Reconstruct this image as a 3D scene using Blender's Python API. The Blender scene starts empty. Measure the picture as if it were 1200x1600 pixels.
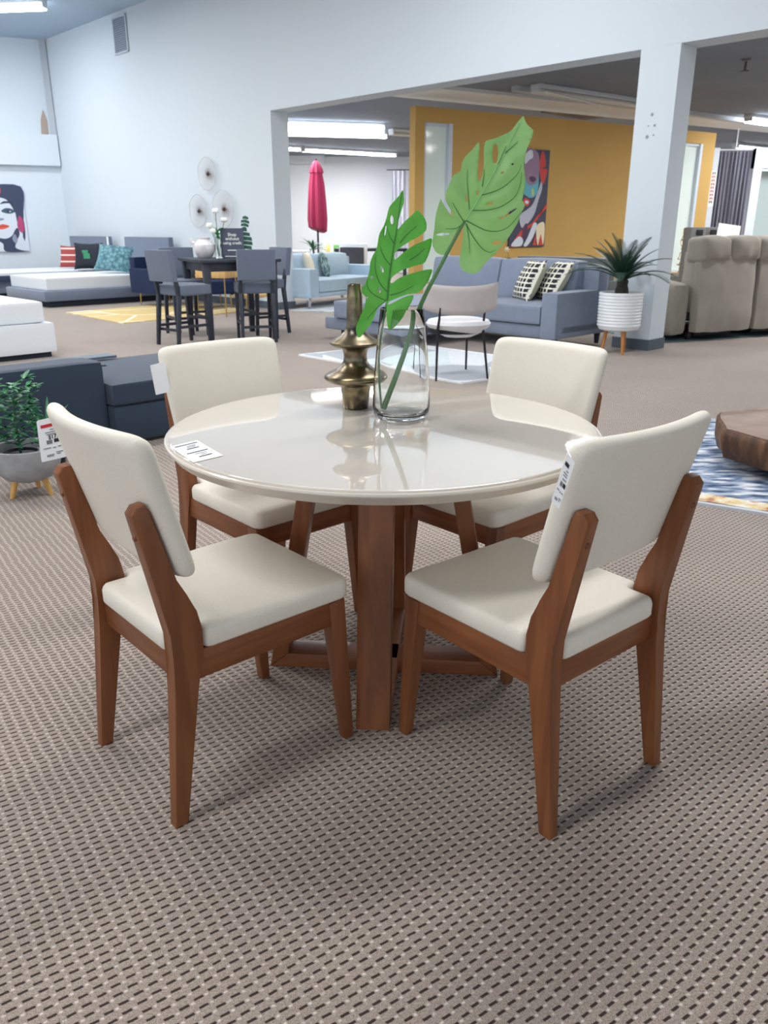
import bpy, bmesh, math, random
from mathutils import Vector, Matrix, noise
from mathutils.geometry import delaunay_2d_cdt
random.seed(7)
PI = math.pi; R = math.radians; sin = math.sin; cos = math.cos
COL = bpy.context.scene.collection
# ------------------------------------------------------------------ camera geometry / building frame
CH = 1.25; FPX = 1240.0; TH = math.atan(443 / FPX)
CAM = Vector((0, 0, CH))
def ray(x, y):
    a = (x - 600) / FPX; b = (y - 800) / FPX
    return Vector((a, cos(TH) - b * sin(TH), -sin(TH) - b * cos(TH)))
def at(x, y, z=0.0):
    r = ray(x, y); return CAM + r * ((z - CH) / r.z)
def pl(x, y, P, N):
    r = ray(x, y); return CAM + r * ((Vector(P) - CAM).dot(N) / r.dot(N))
def atY(x, y, Y): return pl(x, y, (0, Y, 0), Vector((0, 1, 0)))
A = R(44.6); U = Vector((-sin(A), cos(A), 0)); V = Vector((cos(A), sin(A), 0)); P0 = Vector((2.86, 8.70, 0))
def ST(s, t, z=0.0): return P0 + U * s + V * t + Vector((0, 0, z))
AZU = -44.6; AZV = 45.4

# ------------------------------------------------------------------ materials
def srgb(c):
    return tuple(((v / 255) / 12.92 if v / 255 <= .04045 else ((v / 255 + .055) / 1.055) ** 2.4) for v in c) + (1,)
MATS = {}
def nt(m): return m.node_tree.nodes, m.node_tree.links
def mat(name, c, rough=.6, metal=0, c2=None, scale=20, bump=0, bscale=80, coat=0, stretch=None, spec=None, sheen=0, emis=None, estr=0, trans=0, alpha=1, ior=None, detail=4):
    if name in MATS: return MATS[name]
    m = bpy.data.materials.new(name); m.use_nodes = True
    n, l = nt(m); b = n['Principled BSDF']
    b.inputs['Base Color'].default_value = srgb(c); b.inputs['Roughness'].default_value = rough; b.inputs['Metallic'].default_value = metal
    b.inputs['Coat Weight'].default_value = coat; b.inputs['Sheen Weight'].default_value = sheen
    if coat: b.inputs['Coat Roughness'].default_value = .12
    if spec is not None: b.inputs['Specular IOR Level'].default_value = spec
    if trans: b.inputs['Transmission Weight'].default_value = trans
    if ior: b.inputs['IOR'].default_value = ior
    if alpha < 1: b.inputs['Alpha'].default_value = alpha
    if emis: b.inputs['Emission Color'].default_value = srgb(emis); b.inputs['Emission Strength'].default_value = estr
    if c2 or bump:
        tc = n.new('ShaderNodeTexCoord'); mp = n.new('ShaderNodeMapping'); l.new(tc.outputs['Object'], mp.inputs[0])
        if stretch: mp.inputs['Scale'].default_value = stretch
    if c2:
        no = n.new('ShaderNodeTexNoise'); no.inputs['Scale'].default_value = scale; no.inputs['Detail'].default_value = detail
        l.new(mp.outputs[0], no.inputs['Vector'])
        cr = n.new('ShaderNodeValToRGB'); cr.color_ramp.elements[0].position = .35; cr.color_ramp.elements[1].position = .65
        cr.color_ramp.elements[0].color = srgb(c); cr.color_ramp.elements[1].color = srgb(c2)
        l.new(no.outputs[0], cr.inputs[0]); l.new(cr.outputs[0], b.inputs['Base Color'])
    if bump:
        nb = n.new('ShaderNodeTexNoise'); nb.inputs['Scale'].default_value = bscale; nb.inputs['Detail'].default_value = 3
        l.new(mp.outputs[0], nb.inputs['Vector'])
        bp = n.new('ShaderNodeBump'); bp.inputs['Strength'].default_value = bump; bp.inputs['Distance'].default_value = .01
        l.new(nb.outputs[0], bp.inputs['Height']); l.new(bp.outputs[0], b.inputs['Normal'])
    MATS[name] = m; return m
class NG:
    """small helper for math node graphs"""
    def __init__(s, m): s.n, s.l = nt(m)
    def m(s, op, a, b=None, c=None, clamp=False):
        x = s.n.new('ShaderNodeMath'); x.operation = op; x.use_clamp = clamp
        for i, v in enumerate((a, b, c)):
            if v is None: continue
            if isinstance(v, (int, float)): x.inputs[i].default_value = v
            else: s.l.new(v, x.inputs[i])
        return x.outputs[0]
    def step(s, v, e0, e1):
        x = s.n.new('ShaderNodeMapRange'); x.interpolation_type = 'SMOOTHSTEP'
        s.l.new(v, x.inputs[0]); x.inputs[1].default_value = e0; x.inputs[2].default_value = e1; return x.outputs[0]
    def mix(s, f, a, b):
        x = s.n.new('ShaderNodeMix'); x.data_type = 'RGBA'
        if isinstance(f, (int, float)): x.inputs[0].default_value = f
        else: s.l.new(f, x.inputs[0])
        for i, v in ((6, a), (7, b)):
            if isinstance(v, tuple): x.inputs[i].default_value = v
            else: s.l.new(v, x.inputs[i])
        return x.outputs[2]
    def xyz(s, kind='Object', scale=None, rot=None):
        tc = s.n.new('ShaderNodeTexCoord'); mp = s.n.new('ShaderNodeMapping'); s.l.new(tc.outputs[kind], mp.inputs[0])
        if scale: mp.inputs['Scale'].default_value = scale
        if rot: mp.inputs['Rotation'].default_value = rot
        sp = s.n.new('ShaderNodeSeparateXYZ'); s.l.new(mp.outputs[0], sp.inputs[0]); return mp.outputs[0], sp.outputs
    def noise(s, vec, sc, det=2):
        x = s.n.new('ShaderNodeTexNoise'); x.inputs['Scale'].default_value = sc; x.inputs['Detail'].default_value = det
        if vec is not None: s.l.new(vec, x.inputs['Vector'])
        return x.outputs[0]
    def setc(s, v): s.l.new(v, s.n['Principled BSDF'].inputs['Base Color'])
    def bump(s, h, st=.5, d=.01):
        x = s.n.new('ShaderNodeBump'); x.inputs['Strength'].default_value = st; x.inputs['Distance'].default_value = d
        s.l.new(h, x.inputs['Height']); s.l.new(x.outputs[0], s.n['Principled BSDF'].inputs['Normal'])

def carpet_mat():
    m = mat('carpet_weave', (160, 146, 135), .95, spec=.15, sheen=.25); g = NG(m)
    vec, o = g.xyz(); az = R(47.0)
    a = g.m('ADD', g.m('MULTIPLY', o[0], sin(az)), g.m('MULTIPLY', o[1], cos(az)))
    b = g.m('SUBTRACT', g.m('MULTIPLY', o[0], cos(az)), g.m('MULTIPLY', o[1], sin(az)))
    wob = g.m('MULTIPLY', g.m('SUBTRACT', g.noise(vec, 14, 2), .5), .010)
    wob2 = g.m('MULTIPLY', g.m('SUBTRACT', g.noise(vec, 60, 2), .5), .010)
    br = g.m('DIVIDE', g.m('ADD', b, g.m('MULTIPLY', wob, .6)), .0197)
    row = g.m('FLOOR', br); fb = g.m('FRACT', br)
    fa = g.m('FRACT', g.m('ADD', g.m('DIVIDE', g.m('ADD', a, wob), .0272), g.m('ADD', g.m('MULTIPLY', row, .09), g.m('MULTIPLY', g.m('FRACT', g.m('MULTIPLY', g.m('SINE', g.m('MULTIPLY', row, 12.99)), 43.7)), .16))))
    tilt = g.m('ADD', fb, g.m('MULTIPLY', g.m('SUBTRACT', fa, .35), -.26))
    tilt = g.m('ADD', tilt, g.m('MULTIPLY', wob2, 11))
    dist = g.m('ABSOLUTE', g.m('SUBTRACT', tilt, .5))
    da = g.m('ABSOLUTE', g.m('SUBTRACT', fa, .35))
    dash = g.m('MULTIPLY', g.step(dist, .165, .105), g.step(da, .34, .26))
    lf = g.m('ABSOLUTE', g.m('SUBTRACT', fa, .86))
    fleck = g.m('MULTIPLY', g.step(dist, .20, .04), g.step(lf, .17, .05))
    fib = g.noise(vec, 420, 3); fib2 = g.noise(vec, 1.3, 4); fib3 = g.noise(vec, 160, 3)
    base = g.mix(g.step(fib, .3, .7), srgb((124, 111, 101)), srgb((181, 167, 156)))
    base = g.mix(g.m('MULTIPLY', g.step(fib3, .4, .75), .4), base, srgb((196, 184, 174)))
    base = g.mix(g.m('MULTIPLY', g.step(fib2, .35, .7), .22), base, srgb((128, 116, 110)))
    base = g.mix(g.m('MULTIPLY', fleck, g.step(fib3, .2, .6)), base, srgb((216, 206, 198)))
    base = g.mix(g.m('MULTIPLY', dash, .95), base, srgb((42, 28, 24)))
    st = g.n.new('ShaderNodeTexVoronoi'); st.inputs['Scale'].default_value = 1.7; g.l.new(vec, st.inputs['Vector'])
    stain = g.step(g.m('ADD', st.outputs['Distance'], g.m('MULTIPLY', fib3, .03)), .055, .02)
    base = g.mix(g.m('MULTIPLY', stain, .55), base, srgb((82, 70, 64)))
    g.setc(base); g.bump(g.m('ADD', g.m('MULTIPLY', fib, .4), g.m('SUBTRACT', 1, g.m('MULTIPLY', g.step(dist, .3, .05), .8))), .45, .003)
    return m
def wood_mat(name, c, c2, rough=.36, ax=(1, 1, .08), sc=60):
    m = mat(name, c, rough, coat=.08, spec=.35); g = NG(m)
    vec, o = g.xyz(scale=ax); f = g.noise(vec, sc, 5); f2 = g.noise(vec, sc * .18, 3)
    base = g.mix(g.step(f, .35, .68), srgb(c), srgb(c2)); base = g.mix(g.m('MULTIPLY', g.step(f2, .4, .7), .45), base, srgb(tuple(int(v * .72) for v in c)))
    g.setc(base); return m
def fabric(name, c, rough=.85, weave=900, var=.10, sheen=.25, bump=.25):
    m = mat(name, c, rough, sheen=sheen, spec=.25); g = NG(m)
    vec, o = g.xyz(); f = g.noise(vec, weave, 2); f2 = g.noise(vec, 9, 3)
    d = tuple(int(v * (1 - var)) for v in c); e = tuple(min(255, int(v * (1 + var))) for v in c)
    base = g.mix(g.step(f, .3, .7), srgb(d), srgb(e)); base = g.mix(g.m('MULTIPLY', g.step(f2, .35, .7), .25), base, srgb(d))
    g.setc(base); g.bump(f, bump, .002); return m

# ------------------------------------------------------------------ mesh helpers
def obj(name, bm, m, parent=None, loc=None, smooth=True, sharp=35):
    me = bpy.data.meshes.new(name)
    bmesh.ops.recalc_face_normals(bm, faces=bm.faces)
    bm.to_mesh(me); bm.free()
    if smooth:
        for p in me.polygons: p.use_smooth = True
        try: me.set_sharp_from_angle(angle=R(sharp))
        except Exception: pass
    if isinstance(m, (list, tuple)):
        for q in m: me.materials.append(q)
    elif m: me.materials.append(m)
    o = bpy.data.objects.new(name, me); COL.objects.link(o)
    if parent: o.parent = parent
    if loc: o.location = loc
    return o
def tag(o, label, cat, group=None, kind=None):
    if label: o['label'] = label
    if cat: o['category'] = cat
    if group: o['group'] = group
    if kind: o['kind'] = kind
    return o
def thing(name, label, cat, loc=(0, 0, 0), az=None, rotz=0, group=None):
    o = bpy.data.objects.new(name, None); COL.objects.link(o); o.empty_display_size = .1
    o.location = loc; o.rotation_euler = (0, 0, -R(az) if az is not None else rotz)
    return tag(o, label, cat, group)
def struct(name, bm, m, smooth=False):
    o = obj(name, bm, m, None, smooth=smooth); o['kind'] = 'structure'; return o
def kids(o): return [c for c in bpy.data.objects if c.parent == o]
def dup(root, loc, rotz, label=None):
    r = root.copy(); COL.objects.link(r); r.location = loc; r.rotation_euler = (0, 0, rotz)
    if label: r['label'] = label
    for ch in kids(root):
        c = ch.copy(); COL.objects.link(c); c.parent = r
        for g in kids(ch):
            d = g.copy(); COL.objects.link(d); d.parent = c
    return r
def B(): return bmesh.new()
def box(bm, x0, x1, y0, y1, z0, z1, r=0, seg=2, M=None):
    old = set(bm.verts); g = bmesh.ops.create_cube(bm, size=1)['verts']
    for v in g:
        v.co = Vector((x0 + (x1 - x0) * (v.co.x + .5), y0 + (y1 - y0) * (v.co.y + .5), z0 + (z1 - z0) * (v.co.z + .5)))
    if r > 0:
        es = list({e for v in g for e in v.link_edges})
        r = min(r, abs(x1 - x0) * .49, abs(y1 - y0) * .49, abs(z1 - z0) * .49)
        res = bmesh.ops.bevel(bm, geom=es, offset=r, segments=seg, affect='EDGES', profile=.5)
        g = [v for v in bm.verts if v not in old]
    if M is not None:
        for v in g: v.co = M @ v.co
    return g
def pad(bm, x0, x1, y0, y1, z0, z1, p=5, bulge=(0, 0, 0), n=10, M=None, fn=None):
    """soft box: superellipsoid-like cushion with bulged faces"""
    gv = {}
    def gvt(i, j, k):
        if (i, j, k) not in gv: gv[(i, j, k)] = bm.verts.new((2 * i / n - 1, 2 * j / n - 1, 2 * k / n - 1))
        return gv[(i, j, k)]
    for a in range(n):
        for b in range(n):
            for e in (0, n):
                bm.faces.new([gvt(*q) for q in ((a, b, e), (a + 1, b, e), (a + 1, b + 1, e), (a, b + 1, e))])
                bm.faces.new([gvt(*q) for q in ((a, e, b), (a + 1, e, b), (a + 1, e, b + 1), (a, e, b + 1))])
                bm.faces.new([gvt(*q) for q in ((e, a, b), (e, a + 1, b), (e, a + 1, b + 1), (e, a, b + 1))])
    vs = list(gv.values())
    cx, cy, cz = (x0 + x1) / 2, (y0 + y1) / 2, (z0 + z1) / 2; h = ((x1 - x0) / 2, (y1 - y0) / 2, (z1 - z0) / 2); rr = min(h)
    for v in vs:
        c = v.co; L = (abs(c.x) ** p + abs(c.y) ** p + abs(c.z) ** p) ** (1 / p)
        # keep corner radius absolute: blend to rounded box
        q = [c.x / L, c.y / L, c.z / L]
        w = [c.x * h[0], c.y * h[1], c.z * h[2]]
        rad = rr * (1.6 / p)
        core = [max(-h[i] + rad, min(h[i] - rad, w[i])) for i in range(3)]
        d = Vector([w[i] - core[i] for i in range(3)])
        if d.length > 1e-9: d = d.normalized() * rad
        P = Vector(core) + d
        u, s, t = c.x, c.y, c.z
        P.z += bulge[2] * t * (1 - u * u) * (1 - s * s) if abs(t) > .3 else 0
        P.y += bulge[1] * s * (1 - u * u) * (1 - t * t) if abs(s) > .3 else 0
        P.x += bulge[0] * u * (1 - s * s) * (1 - t * t) if abs(u) > .3 else 0
        P += Vector((cx, cy, cz))
        if fn: P = fn(P)
        v.co = (M @ P) if M is not None else P
    return vs
def lathe(bm, prof, seg=32, M=None, close=False):
    rows = []
    for r_, z in prof:
        if r_ < 1e-6: rows.append([bm.verts.new((0, 0, z))])
        else: rows.append([bm.verts.new((r_ * cos(2 * PI * i / seg), r_ * sin(2 * PI * i / seg), z)) for i in range(seg)])
    rng = list(zip(rows, rows[1:])) + ([(rows[-1], rows[0])] if close else [])
    for a, b in rng:
        for i in range(seg):
            j = (i + 1) % seg
            if len(a) == 1 and len(b) == 1: continue
            if len(a) == 1: f = [a[0], b[i], b[j]]
            elif len(b) == 1: f = [a[i], b[0], a[j]]
            else: f = [a[i], b[i], b[j], a[j]]
            bm.faces.new(f)
    if M is not None:
        for r_ in rows:
            for v in r_: v.co = M @ v.co
def tube(bm, pts, rad, seg=8, cap=True):
    pts = [Vector(p) for p in pts]; n = len(pts)
    rs = rad if isinstance(rad, (list, tuple)) else [rad] * n
    rows = []; up = Vector((0, 0, 1)); prev = None
    for i, p in enumerate(pts):
        t = (pts[min(i + 1, n - 1)] - pts[max(i - 1, 0)]).normalized()
        if prev is None:
            a = t.cross(up)
            if a.length < .05: a = t.cross(Vector((1, 0, 0)))
            a.normalize()
        else:
            a = prev - t * prev.dot(t); a.normalize()
        prev = a; b = t.cross(a)
        rows.append([bm.verts.new(p + (a * cos(2 * PI * k / seg) + b * sin(2 * PI * k / seg)) * rs[i]) for k in range(seg)])
    for a, b in zip(rows, rows[1:]):
        for k in range(seg): bm.faces.new([a[k], b[k], b[(k + 1) % seg], a[(k + 1) % seg]])
    if cap: bm.faces.new(rows[0][::-1]); bm.faces.new(rows[-1])
def beam4(bm, p, q, hw0, hd0, hw1, hd1, bev=.003, xdir=None):
    """tapered rectangular bar p->q; half widths along xdir and its perpendicular"""
    p = Vector(p); q = Vector(q); X = Vector(xdir or (1, 0, 0)); t = (q - p).normalized(); Y = t.cross(X).normalized()
    vs = []
    for c, w, d in ((p, hw0, hd0), (q, hw1, hd1)):
        for sx, sy in ((-1, -1), (1, -1), (1, 1), (-1, 1)): vs.append(bm.verts.new(c + X * w * sx + Y * d * sy))
    fs = [(0, 1, 2, 3), (7, 6, 5, 4), (0, 4, 5, 1), (1, 5, 6, 2), (2, 6, 7, 3), (3, 7, 4, 0)]
    fc = [bm.faces.new([vs[i] for i in f]) for f in fs]
    if bev: bmesh.ops.bevel(bm, geom=list({e for f in fc for e in f.edges}), offset=bev, segments=2, affect='EDGES', profile=.5)
def prism(bm, poly, d0, d1, axis='x', bev=0, seg=2):
    """polygon (a,b) extruded along axis between d0 and d1. axis x: (y,z); y: (x,z); z: (x,y)"""
    mk = {'x': lambda a, b, d: (d, a, b), 'y': lambda a, b, d: (a, d, b), 'z': lambda a, b, d: (a, b, d)}[axis]
    v0 = [bm.verts.new(mk(a, b, d0)) for a, b in poly]; v1 = [bm.verts.new(mk(a, b, d1)) for a, b in poly]; n = len(poly)
    fs = [bm.faces.new(v0[::-1]), bm.faces.new(v1)]
    for i in range(n): fs.append(bm.faces.new([v0[i], v0[(i + 1) % n], v1[(i + 1) % n], v1[i]]))
    if bev: bmesh.ops.bevel(bm, geom=list({e for f in fs[:2] for e in f.edges}), offset=bev, segments=seg, affect='EDGES', profile=.5)
def quadbox(bm, pts, z0, z1):
    v0 = [bm.verts.new((p[0], p[1], z0)) for p in pts]; v1 = [bm.verts.new((p[0], p[1], z1)) for p in pts]; n = len(pts)
    bm.faces.new(v0[::-1]); bm.faces.new(v1)
    for i in range(n): bm.faces.new([v0[i], v0[(i + 1) % n], v1[(i + 1) % n], v1[i]])
def card(bm, c, ex, ey, th):
    """thin card: centre c, half vectors ex, ey, thickness th along the normal"""
    c = Vector(c); ex = Vector(ex); ey = Vector(ey); nn = ex.cross(ey).normalized() * th * .5
    v = [bm.verts.new(c + ex * a + ey * b + nn * k) for k in (-1, 1) for a, b in ((-1, -1), (1, -1), (1, 1), (-1, 1))]
    for f in ((3, 2, 1, 0), (4, 5, 6, 7), (0, 1, 5, 4), (1, 2, 6, 5), (2, 3, 7, 6), (3, 0, 4, 7)): bm.faces.new([v[i] for i in f])
def text_obj(name, s, size, M, m, parent, align='CENTER', bold=.0):
    c = bpy.data.curves.new('txt', 'FONT'); c.body = s; c.size = size; c.align_x = align; c.align_y = 'CENTER'; c.extrude = size * .01; c.offset = bold * size; c.resolution_u = 3
    t = bpy.data.objects.new('txt', c); COL.objects.link(t)
    me = bpy.data.meshes.new_from_object(t); bpy.data.objects.remove(t); me.transform(M)
    me.materials.clear(); me.materials.append(m)
    o = bpy.data.objects.new(name, me); COL.objects.link(o); o.parent = parent; return o
def inside(p, poly):
    c = False; j = len(poly) - 1
    for i in range(len(poly)):
        a, b = poly[i], poly[j]
        if (a.y > p.y) != (b.y > p.y) and p.x < (b.x - a.x) * (p.y - a.y) / (b.y - a.y) + a.x: c = not c
        j = i
    return c
def basis(c, ex, ey):
    ex = Vector(ex).normalized(); ey = Vector(ey).normalized(); ez = ex.cross(ey).normalized()
    return Matrix(((ex.x, ey.x, ez.x, c[0]), (ex.y, ey.y, ez.y, c[1]), (ex.z, ey.z, ez.z, c[2]), (0, 0, 0, 1)))
def pillow(bm, w, h, T, M, n=14):
    rows = {}
    for sgn in (1, -1):
        for i in range(n + 1):
            for j in range(n + 1):
                u = 2 * i / n - 1; v = 2 * j / n - 1
                if sgn < 0 and (abs(u) == 1 or abs(v) == 1): rows[(sgn, i, j)] = rows[(1, i, j)]; continue
                th = T * .5 * ((1 - abs(u) ** 2.6) * (1 - abs(v) ** 2.6)) ** .55
                pin = 1 - .10 * (1 - u * u) * (abs(v) ** 4) * 1.0; pin2 = 1 - .10 * (1 - v * v) * (abs(u) ** 4)
                rows[(sgn, i, j)] = bm.verts.new(M @ Vector((u * w / 2 * pin2, v * h / 2 * pin, sgn * th)))
        for i in range(n):
            for j in range(n):
                f = [rows[(sgn, i, j)], rows[(sgn, i + 1, j)], rows[(sgn, i + 1, j + 1)], rows[(sgn, i, j + 1)]]
                bm.faces.new(f if sgn > 0 else f[::-1])

# ------------------------------------------------------------------ shared materials
WHITEWALL = mat('painted_wall_white', (212, 222, 230), .85, bump=.05, bscale=30)
GREYBASE = mat('rubber_baseboard', (88, 100, 110), .6)
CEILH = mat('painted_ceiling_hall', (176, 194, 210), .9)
WOOD = wood_mat('walnut_stain_wood', (142, 87, 51), (120, 70, 41), .42, (1, 1, .08), 36)
WOODH = wood_mat('walnut_stain_wood_lengthwise', (142, 87, 51), (120, 70, 41), .42, (.08, .08, 1), 36)
CREAM = fabric('cream_leatherette', (236, 230, 217), .55, 700, .03, .1, .12)
BLACKW = mat('black_wood', (44, 50, 62), .45)
STOOLF = fabric('slate_grey_fabric', (104, 114, 132))
PAPER = mat('white_paper', (244, 246, 248), .5)
INK = mat('black_ink', (40, 40, 46), .6)
REDINK = mat('red_ink', (200, 38, 52), .6)
GREYINK = mat('grey_ink', (120, 122, 128), .6)
PALEWOOD = wood_mat('pale_beech_wood', (226, 188, 124), (208, 164, 98), .5)
GOLD = mat('brushed_gold_metal', (206, 170, 104), .32, 1)
BLACKM = mat('black_metal', (34, 34, 40), .45, .4)
LAMP = mat('lit_fluorescent_tube', (255, 255, 255), .5, emis=(240, 247, 255), estr=14)
LAMPH = mat('lit_hall_tube', (255, 255, 255), .5, emis=(235, 245, 255), estr=12)
LAMPOFF = mat('unlit_tube_glass', (220, 220, 215), .25)
HOUSING = mat('white_enamel_housing', (216, 220, 224), .5)

# ------------------------------------------------------------------ setting
bm = B(); quadbox(bm, [(-40, -14), (40, -14), (40, 45), (-40, 45)], -.1, 0)
struct('floor', bm, carpet_mat())
def wall_boxes(name, boxes, m):
    bm = B()
    for s0, s1, t0, t1, z0, z1 in boxes:
        quadbox(bm, [ST(s0, t0), ST(s1, t0), ST(s1, t1), ST(s0, t1)], z0, z1)
    return struct(name, bm, m)
wall_boxes('wall_back', [(6.52, 14.6, 0, .33, 0, 4.92), (-14, 6.52, 0, .33, 2.93, 4.92)], WHITEWALL)
wall_boxes('wall_pillar', [(0, .42, 0, .33, 0, 2.935)], WHITEWALL)
wall_boxes('baseboard_back', [(6.50, 14.1, -.012, 0, 0, .115), (6.508, 6.52, 0, .34, 0, .115)], GREYBASE)
wall_boxes('baseboard_pillar', [(-.012, .432, -.012, 0, 0, .115), (-.012, 0, 0, .342, 0, .115), (.42, .432, 0, .342, 0, .115), (0, .42, .33, .342, 0, .115)], GREYBASE)
# pillar scuffs
bm = B()
for px, py, r_ in ((1019, 179, .016), (1023, 196, .014), (1011, 214, .018), (1021, 211, .01), (1013, 197, .008)):
    c = pl(px, py, P0, V); c = c - V * .0012
    lathe(bm, [(0, 0), (r_, 0), (r_ * .9, .001), (0, .001)], 10, Matrix.Translation(c) @ basis((0, 0, 0), U, (0, 0, 1)))
struct('trim_1', bm, mat('wall_scuff_grey', (150, 152, 160), .8))
# left end wall of the hall, with soffit
COR = ST(14.1, 0); AL = R(67); WL = Vector((sin(AL), cos(AL), 0)); NL = Vector((cos(AL), -sin(AL), 0))  # NL points into the hall
def LW(a, d, z=0): return COR + WL * a + NL * d + Vector((0, 0, z))
def lwbox(bm, a0, a1, d0, d1, z0, z1): quadbox(bm, [LW(a0, d0), LW(a1, d0), LW(a1, d1), LW(a0, d1)], z0, z1)
bm = B(); lwbox(bm, -14, .3, -.3, 0, 0, 4.92); struct('wall_left', bm, WHITEWALL)
bm = B(); lwbox(bm, -14, .02, 0, .14, 2.52, 3.13); struct('trim_2', bm, WHITEWALL)
bm = B(); lwbox(bm, -.10, .02, 0, .10, 3.13, 4.92); struct('trim_3', bm, mat('conduit_paint', (182, 190, 198), .7))
bm = B(); lwbox(bm, -14, 0, 0, .012, 0, .115); struct('baseboard_left', bm, GREYBASE)
# patch of torn plaster where the conduit meets the ledge
bm = B(); prism(bm, [(-.02, 3.14), (.0, 3.42), (.07, 3.62), (.13, 3.40), (.12, 3.14)], 0, .01, 'y')
o = struct('trim_4', bm, mat('bare_plaster', (176, 160, 148), .9)); o.location = LW(-.26, .012); o.rotation_euler = (0, 0, math.atan2(WL.y, WL.x))
# ceilings
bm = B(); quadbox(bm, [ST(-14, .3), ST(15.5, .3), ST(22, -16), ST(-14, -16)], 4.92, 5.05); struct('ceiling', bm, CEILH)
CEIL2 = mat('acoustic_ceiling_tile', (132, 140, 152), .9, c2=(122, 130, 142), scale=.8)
ZC = 3.2
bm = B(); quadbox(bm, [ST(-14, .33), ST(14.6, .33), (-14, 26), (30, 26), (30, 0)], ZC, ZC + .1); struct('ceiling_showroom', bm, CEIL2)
FARW = mat('painted_far_wall', (224, 229, 234), .85)
bm = B(); quadbox(bm, [(-14, 25), (30, 25), (30, 25.2), (-14, 25.2)], 0, ZC); struct('wall_far', bm, FARW)
bm = B(); quadbox(bm, [(30, -5), (30.2, -5), (30.2, 25), (30, 25)], 0, ZC); struct('wall_right', bm, FARW)
bm = B()   # soffit trim on the far wall
quadbox(bm, [(-6, 24.6), (-1.7, 24.6), (-1.7, 25), (-6, 25)], 3.0, ZC); struct('trim_5', bm, FARW)

# yellow partition with two tall windows
AW = R(58.5); W_ = Vector((sin(AW), cos(AW), 0)); N_ = Vector((-cos(AW), sin(AW), 0)); YL = Vector((.48, 13.37, 0))
YELLOW = mat('mustard_paint', (204, 166, 96), .8, c2=(198, 160, 92), scale=.7)
def YW(a, d=0, z=0): return YL + W_ * a + N_ * d + Vector((0, 0, z))
def ywbox(bm, a0, a1, z0, z1, d0=0, d1=.16): quadbox(bm, [YW(a0, d0), YW(a1, d0), YW(a1, d1), YW(a0, d1)], z0, z1)
w1 = [float((pl(x, y, YL, N_) - YL).dot(W_)) for x, y in ((664, 192), (708, 196))]
w2 = [float((pl(x, y, YL, N_) - YL).dot(W_)) for x, y in ((1062, 300), (1090, 300))]
YEND = float((pl(1105, 209, YL, N_) - YL).dot(W_)); YEND = max(YEND, w2[1] + .35)
ZT = 2.79; ZS = .42; YT = 3.0
bm = B()
ywbox(bm, 0, w1[0], 0, YT); ywbox(bm, w1[1], w2[0], 0, YT); ywbox(bm, w2[1], YEND, 0, YT)
for w in (w1, w2): ywbox(bm, w[0], w[1], ZT, YT); ywbox(bm, w[0], w[1], 0, ZS)
struct('wall_yellow_partition', bm, YELLOW)
bm = B(); ywbox(bm, -.6, 9.5, ZC - .05, ZC, -.62, .35); struct('trim_12', bm, mat('lit_ceiling_white', (236, 238, 236), .9))  # added white strip; its pale colour paints in ceiling lit by fluorescents beyond
FRAME = mat('aluminium_frame_white', (206, 216, 228), .5)
PANE = mat('pale_green_frosted_pane', (232, 246, 240), .08, spec=.7)
for k, w in enumerate((w1, w2)):
    bm = B(); f = .045
    ywbox(bm, w[0], w[0] + f, ZS, ZT, .03, .13); ywbox(bm, w[1] - f * 1.6, w[1], ZS, ZT, .0, .13); ywbox(bm, w[0], w[1], ZT - f, ZT, .03, .13); ywbox(bm, w[0], w[1], ZS, ZS + f, .03, .13)
    wo = struct('window_%d' % (k + 1), bm, FRAME)
    bm = B(); ywbox(bm, w[0] + f * .5, w[1] - f * .8, ZS + f * .5, ZT - f * .5, .07, .08)
    obj('glass_pane', bm, PANE, wo, smooth=False)

# ------------------------------------------------------------------ ceiling lights
def strip_light(label, p, q, lit=True, z=None, rows=2, r=.030, M=LAMP, group='fluorescent ceiling lights in the back showroom', name='fluorescent_light'):
    p = Vector(p); q = Vector(q); L = (q - p).length; d = (q - p).normalized(); t = thing(name, label, 'ceiling light', (p + q) / 2, rotz=math.atan2(d.y, d.x), group=group)
    bm = B(); box(bm, -L / 2 - .03, L / 2 + .03, -.09, .09, .0, .0590, .008); obj('housing', bm, HOUSING, t)
    for k in range(rows):
        y = (k - (rows - 1) / 2) * .09
        bm = B(); tube(bm, [(-L / 2, y, -.035), (L / 2, y, -.035)], r, 10); obj('tube', bm, M if lit else LAMPOFF, t)
    for s in (-1, 1): bm = B(); box(bm, s * L / 2 - .02, s * L / 2 + .02, -.08, .08, -.06, .0, .004); obj('lamp_holder', bm, HOUSING, t)
    return t
zl = ZC - .06
a1, b1 = at(380, 205, zl), at(604, 211, zl); strip_light('long lit fluorescent ceiling light, nearer of the two left of the yellow wall', a1, b1)
for k_, (ya, yb_) in enumerate(((191, 198), (198, 204.5))):
    aa, bb = at(380, ya, zl), at(598, yb_, zl); strip_light(('lit fluorescent ceiling light, frontmost of the rows above the pale blue sofa', 'lit fluorescent ceiling light, second of the rows above the pale blue sofa')[k_], aa, bb, rows=3)
a2, b2 = at(474, 233, zl), at(617, 241, zl); strip_light('lit fluorescent ceiling light above the far white wall, right of the shorter one', a2, b2)
a3, b3 = at(380, 226, zl), at(468, 232, zl); strip_light('lit fluorescent ceiling light cut off by the white wall edge', a3, b3)
a4, b4 = at(612, 206, zl), at(700, 213, zl); strip_light('unlit ceiling light fitting half hidden behind the yellow wall end', a4, b4, False)
ax_ = R(53); dl = Vector((sin(ax_), cos(ax_), 0))
c0 = at(838, 138, zl); strip_light('unlit ceiling light with a drooping bare tube left of the white pillar', c0, c0 + dl * 2.4, False)
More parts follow.
